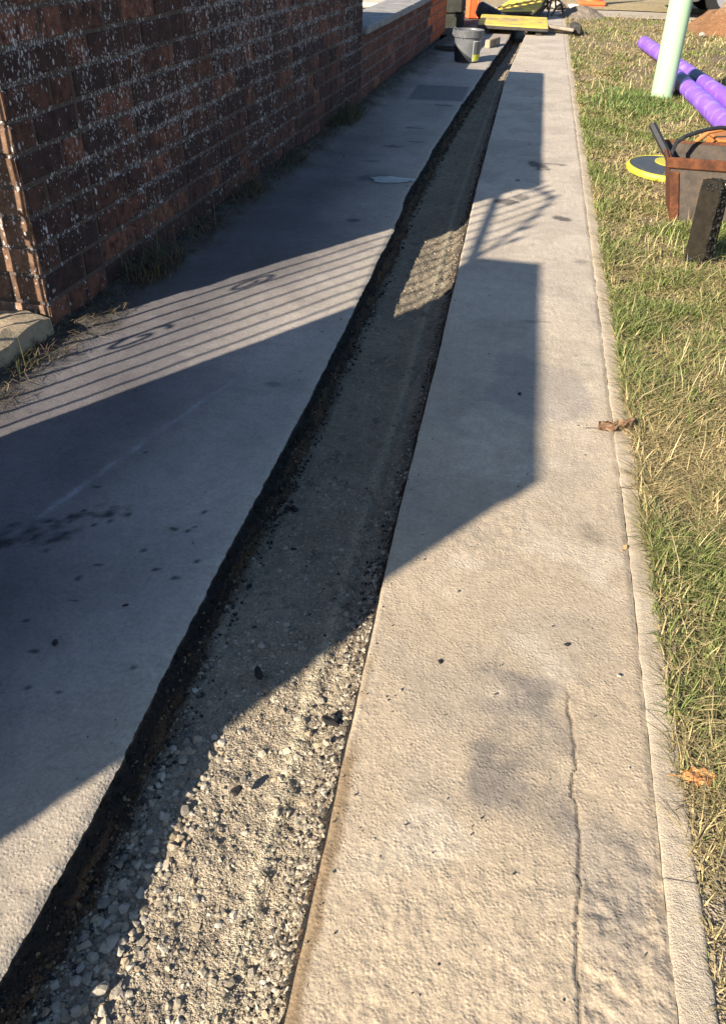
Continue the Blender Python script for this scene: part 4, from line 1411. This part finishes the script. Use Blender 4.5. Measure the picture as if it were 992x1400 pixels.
# ------------------------------------------------------------------ far work site
M_board = simple('yellow_board', (.58, .42, .06), .6, .35, var=.18, scale=7, dirt=(.30, .215, .12, 1), dscale=6, damt=1.0)
M_tape = simple('board_edge_dark', (.05, .045, .04), .8, .2, var=.3, scale=20)
M_wood = simple('grey_timber', (.25, .21, .165), .9, .2, var=.25, scale=18)
def board(loc, rot, w, dp, label, nrib):
    root = thing('trench_board', label, 'board', loc, rot, 'yellow trench boards')
    MB().box((0, 0, .022), (w, dp, .040), bev=.005).build('panel', M_board, root)
    for s in (-1, 1):
        MB().box((0, s * (dp / 2 + .012), .016), (w + .01, .022, .030), bev=.004).build('edge_strip', M_tape, root)
    for k in range(nrib):
        MB().box((0, -dp / 2 + dp * (k + 1) / (nrib + 1), .046), (w * .97, .012, .008), bev=.002).build('rib', M_board, root)
    for s in (-1, 1):
        MB().box((s * w * .38, 0, -.028), (.07, dp * .95, .056), bev=.006).build('bearer', M_tape, root)
board((-.21, 10.50, .062), (math.radians(2.5), math.radians(1.0), math.radians(1)), .74, .72, 'nearer yellow trench board laid across the far end of the trench', 0)
board((-.17, 12.25, .085), (math.radians(2), math.radians(-3), math.radians(-8)), .50, 1.20, 'farther ribbed yellow trench board behind the first one', 7)
pk = MB().box((0, 0, 0), (.46, .11, .035), bev=.006).build('timber_plank', M_wood, loc=(.30, 10.50, .03), rot=(0, .03, .10))
tag(pk, 'grey timber plank lying off the right end of the nearer yellow board', 'plank')
pk = MB().box((0, 0, 0), (.40, .07, .03), bev=.006).build('timber_plank', M_wood, loc=(.25, 10.40, .065), rot=(0, .10, -.12))
tag(pk, 'shorter grey timber plank propped on the other plank beside the board', 'plank')
pk = MB().box((0, 0, 0), (.10, .32, .10), bev=.02).build('rubber_block', M_tape, loc=(.47, 10.60, .04), rot=(0, 0, .1))
tag(pk, 'dark rubber block at the grass edge beside the yellow board', 'block')
# orange barrier standing edge on with its black foot
M_or = simple('barrier_orange', (.80, .125, .035), .45, .4, var=.08, scale=8, dirt=(.5, .08, .03, 1), dscale=5, damt=.4)
br = thing('plastic_barrier', 'orange plastic barrier panel standing folded behind the bucket', 'barrier', (-.735, 11.55, 0), (0, 0, math.radians(20)))
for dx, rz in ((-.035, .05), (.035, -.06)):
    R3 = Matrix.Rotation(rz, 3, 'Z')
    MB().box((0, dx, .63), (.155, .035, .22), rot=R3, bev=.01).build('board', M_or, br)
    MB().box((0, dx, .17), (.145, .032, .30), rot=R3, bev=.01).build('board', M_or, br)
    MB().box((0, dx, .95), (.155, .035, .22), rot=R3, bev=.01).build('board', M_or, br)
    for sx in (-.055, .055):
        MB().box((sx, dx, .55), (.03, .045, 1.06), rot=R3, bev=.008).build('upright', M_or, br)
MB().box((.17, .0, .04), (.18, .16, .07), bev=.02).build('foot', M_black, br)
sh = MB().box((0, 0, 0), (.50, .10, .16), bev=.03).build('black_sheet', M_black, loc=(-.44, 11.15, .07), rot=(.1, .35, -.35))
tag(sh, 'black folded sheet slumped between the barrier and the yellow board', 'sheet')
sl = MB().box((0, 0, 0), (.55, .9, .07), bev=.01).build('concrete_slab', M_step, loc=(-.45, 12.75, .05), rot=(0, 0, .15))
tag(sl, 'grey slab lying behind the black sheet at the top of the picture', 'slab')
kb = MB().box((0, 0, 0), (.05, .34, .07), bev=.006).build('kerb_piece', M_step, loc=(-.36, 9.1, .035), rot=(0, 0, -.25))
tag(kb, 'broken kerb piece on the footway right behind the bucket', 'kerb')
kb = MB().box((0, 0, 0), (.26, .05, .04), bev=.006).build('iron_bar', M_tape, loc=(-.74, 8.6, .025), rot=(0, 0, .05))
tag(kb, 'short dark bar lying on the footway left behind the bucket', 'bar')
for q, (x, y, s, lab) in enumerate([(.30, 13.45, .17, 'larger pale rubble chunk at the far end of the footway'), (.52, 13.55, .12, 'smaller pale rubble chunk beside the larger one at the far end of the footway')]):
    rock('rubble_chunk', x, y, 0, s, 400 + q, rock_mat('rubble_pale', (.45, .39, .32)), lab, 'rubble', (1.2, .8, .45))
# bent steel barrier legs
fr = thing('barrier_leg_frame', 'tangle of grey steel barrier legs at the end of the yellow boards', 'barrier legs', (.12, 12.5, .0))
for (p, q, m_) in (((-.05, -.5, .02), (.05, .45, .04), (.02, -.1, .20)), ((.05, -.45, .02), (.16, .5, .04), (.10, 0, .24)), ((-.02, .3, .02), (.3, .5, .05), (.14, .45, .16)), ((.1, -.25, .02), (.25, .1, .02), (.2, -.1, .14))):
    MB().tube([p, ((p[0] + m_[0]) / 2, (p[1] + m_[1]) / 2, m_[2] * .8), m_, ((q[0] + m_[0]) / 2, (q[1] + m_[1]) / 2, m_[2] * .75), q], .013, 8).build('leg_hoop', M_tarsteel, fr, smooth=True)

# spoil heaps
def heap(x, y, rx, ry, h, cols, label, seed, rag=.35):
    n_ = 60
    g = np.linspace(-1, 1, n_)
    X, Y = np.meshgrid(g, g)
    r = np.sqrt(X * X + Y * Y) + .22 * fbm(X + seed, Y, 2.2, 3)
    Xw, Yw = x + X * rx, y + Y * ry
    Z = h * (1 - sstep(.05, 1.0, r)) * (1 + rag * fbm(Xw, Yw, 4, 4, .6)) + .05 * h * fbm(Xw, Yw, 16, 3, .6) - .035 * sstep(.75, 1.1, r)
    c = np.ones(X.shape + (3,)) * np.array(cols[0])
    c = mixc(c, cols[1], sstep(-.2, .4, fbm(Xw, Yw, 3, 4)))
    c = mixc(c, cols[2], sstep(.25, .55, fbm(Xw, Yw, 7, 4, .5, 4.)))
    o = grid('spoil_heap', Xw, Yw, Z, c, M_verge, kind=None)
    tag(o, label, 'soil heap')
heap(2.55, 11.3, .85, 1.25, .38, [(.24, .12, .055), (.34, .19, .10), (.42, .32, .22)], 'orange brown heap of dug soil on the verge at the right edge', 3.)
heap(.62, 12.55, .34, .42, .13, [(.20, .165, .13), (.27, .225, .17), (.33, .29, .23)], 'small grey brown soil heap at the end of the footway', 8.)
for q, (x, y, s, lab) in enumerate([(1.93, 9.35, .06, 'pale stone in the grass below the orange soil heap'), (1.83, 10.7, .05, 'white stone on the near side of the orange soil heap')]):
    rock('stone', x, y, 0., s, 420 + q, M_rock, lab, 'stone', (1.2, .8, .6))

# traffic cone at the top of the picture
cn = thing('traffic_cone', 'orange traffic cone standing on dry grass beyond the pale drive', 'cone', (.80, 14.25, .01))
MB().box((0, 0, .03), (.40, .40, .06), bev=.02).build('base', M_or, cn)
MB().lathe([(.15, .055), (.135, .08), (.10, .30)], 28).build('lower_cone', M_or, cn, smooth=True)
MB().lathe([(.1005, .30), (.068, .50)], 28).build('white_sleeve', M_lab3, cn, smooth=True)
MB().lathe([(.068, .50), (.030, .74), (.0, .75)], 28).build('tip', M_or, cn, smooth=True)

# parked car, of which only the front sill and wheel reach into the frame
M_car = simple('silver_grey_paint', (.27, .28, .285), .32, .5, .4, var=.03, scale=4)
M_tyre = simple('tyre_rubber', (.014, .014, .015), .85, .2)
M_glass = simple('dark_glass', (.02, .024, .028), .08, .6, var=.05)
M_lampc = simple('lamp_glass', (.55, .56, .56), .15, .6)
car = thing('parked_car', 'grey car parked on the pale drive, cut off by the top edge', 'car', (1.62, 12.62, 0))
def arch(cx_, r, z0_):
    return [(cx_ - r * math.cos(a), z0_ + r * math.sin(a)) for a in np.linspace(0, math.pi, 9)]
prof = [(.06, .24), (.28, .19)] + arch(.80, .36, .20) + [(1.3, .17), (2.9, .17)] + arch(3.38, .36, .20) + [(3.95, .22), (4.16, .30), (4.2, .62), (4.1, .86), (3.6, .95), (1.15, .93), (.35, .78), (.04, .62), (.0, .42)]
b = MB()
b.prism(prof, 0, 1.72)
bo = b.build('body', M_car, car)
bv = bo.modifiers.new('round', 'BEVEL')
bv.width = .05
bv.segments = 3
bv.limit_method = 'ANGLE'
b = MB()
b.add([(1.05, .06, .92), (3.95, .06, .93), (3.35, .24, 1.43), (1.85, .24, 1.43), (1.05, 1.66, .92), (3.95, 1.66, .93), (3.35, 1.48, 1.43), (1.85, 1.48, 1.43)],
      [(0, 1, 2, 3), (5, 4, 7, 6), (3, 2, 6, 7), (4, 0, 3, 7), (1, 5, 6, 2)])
b.build('cabin', M_glass, car)
MB().box((2.6, .86, 1.445), (1.55, 1.30, .04), bev=.018).build('roof', M_car, car)
for (x, y_) in ((.80, .10), (3.38, .10), (.80, 1.62), (3.38, 1.62)):
    w = MB()
    w.lathe([(.20, -.09), (.29, -.095), (.312, -.07), (.315, 0), (.312, .07), (.29, .095), (.20, .09)], 32)
    ty = w.build('wheel', M_tyre, car, loc=(x, y_, .31), rot=(math.radians(90), 0, 0), smooth=True)
    MB().lathe([(.0, .05), (.06, .055), (.19, .06), (.205, .085), (.205, -.085), (.0, -.05)], 32).build('rim', M_wire, ty)
for y_ in (.25, 1.45):
    MB().box((.05, y_, .66), (.10, .34, .12), bev=.03).build('headlight', M_lampc, car)
MB().box((-.01, .86, .33), (.06, 1.5, .16), bev=.025).build('bumper', M_black, car)
MB().box((2.1, .0, .20), (1.5, .05, .07), bev=.015).build('sill', M_black, car)
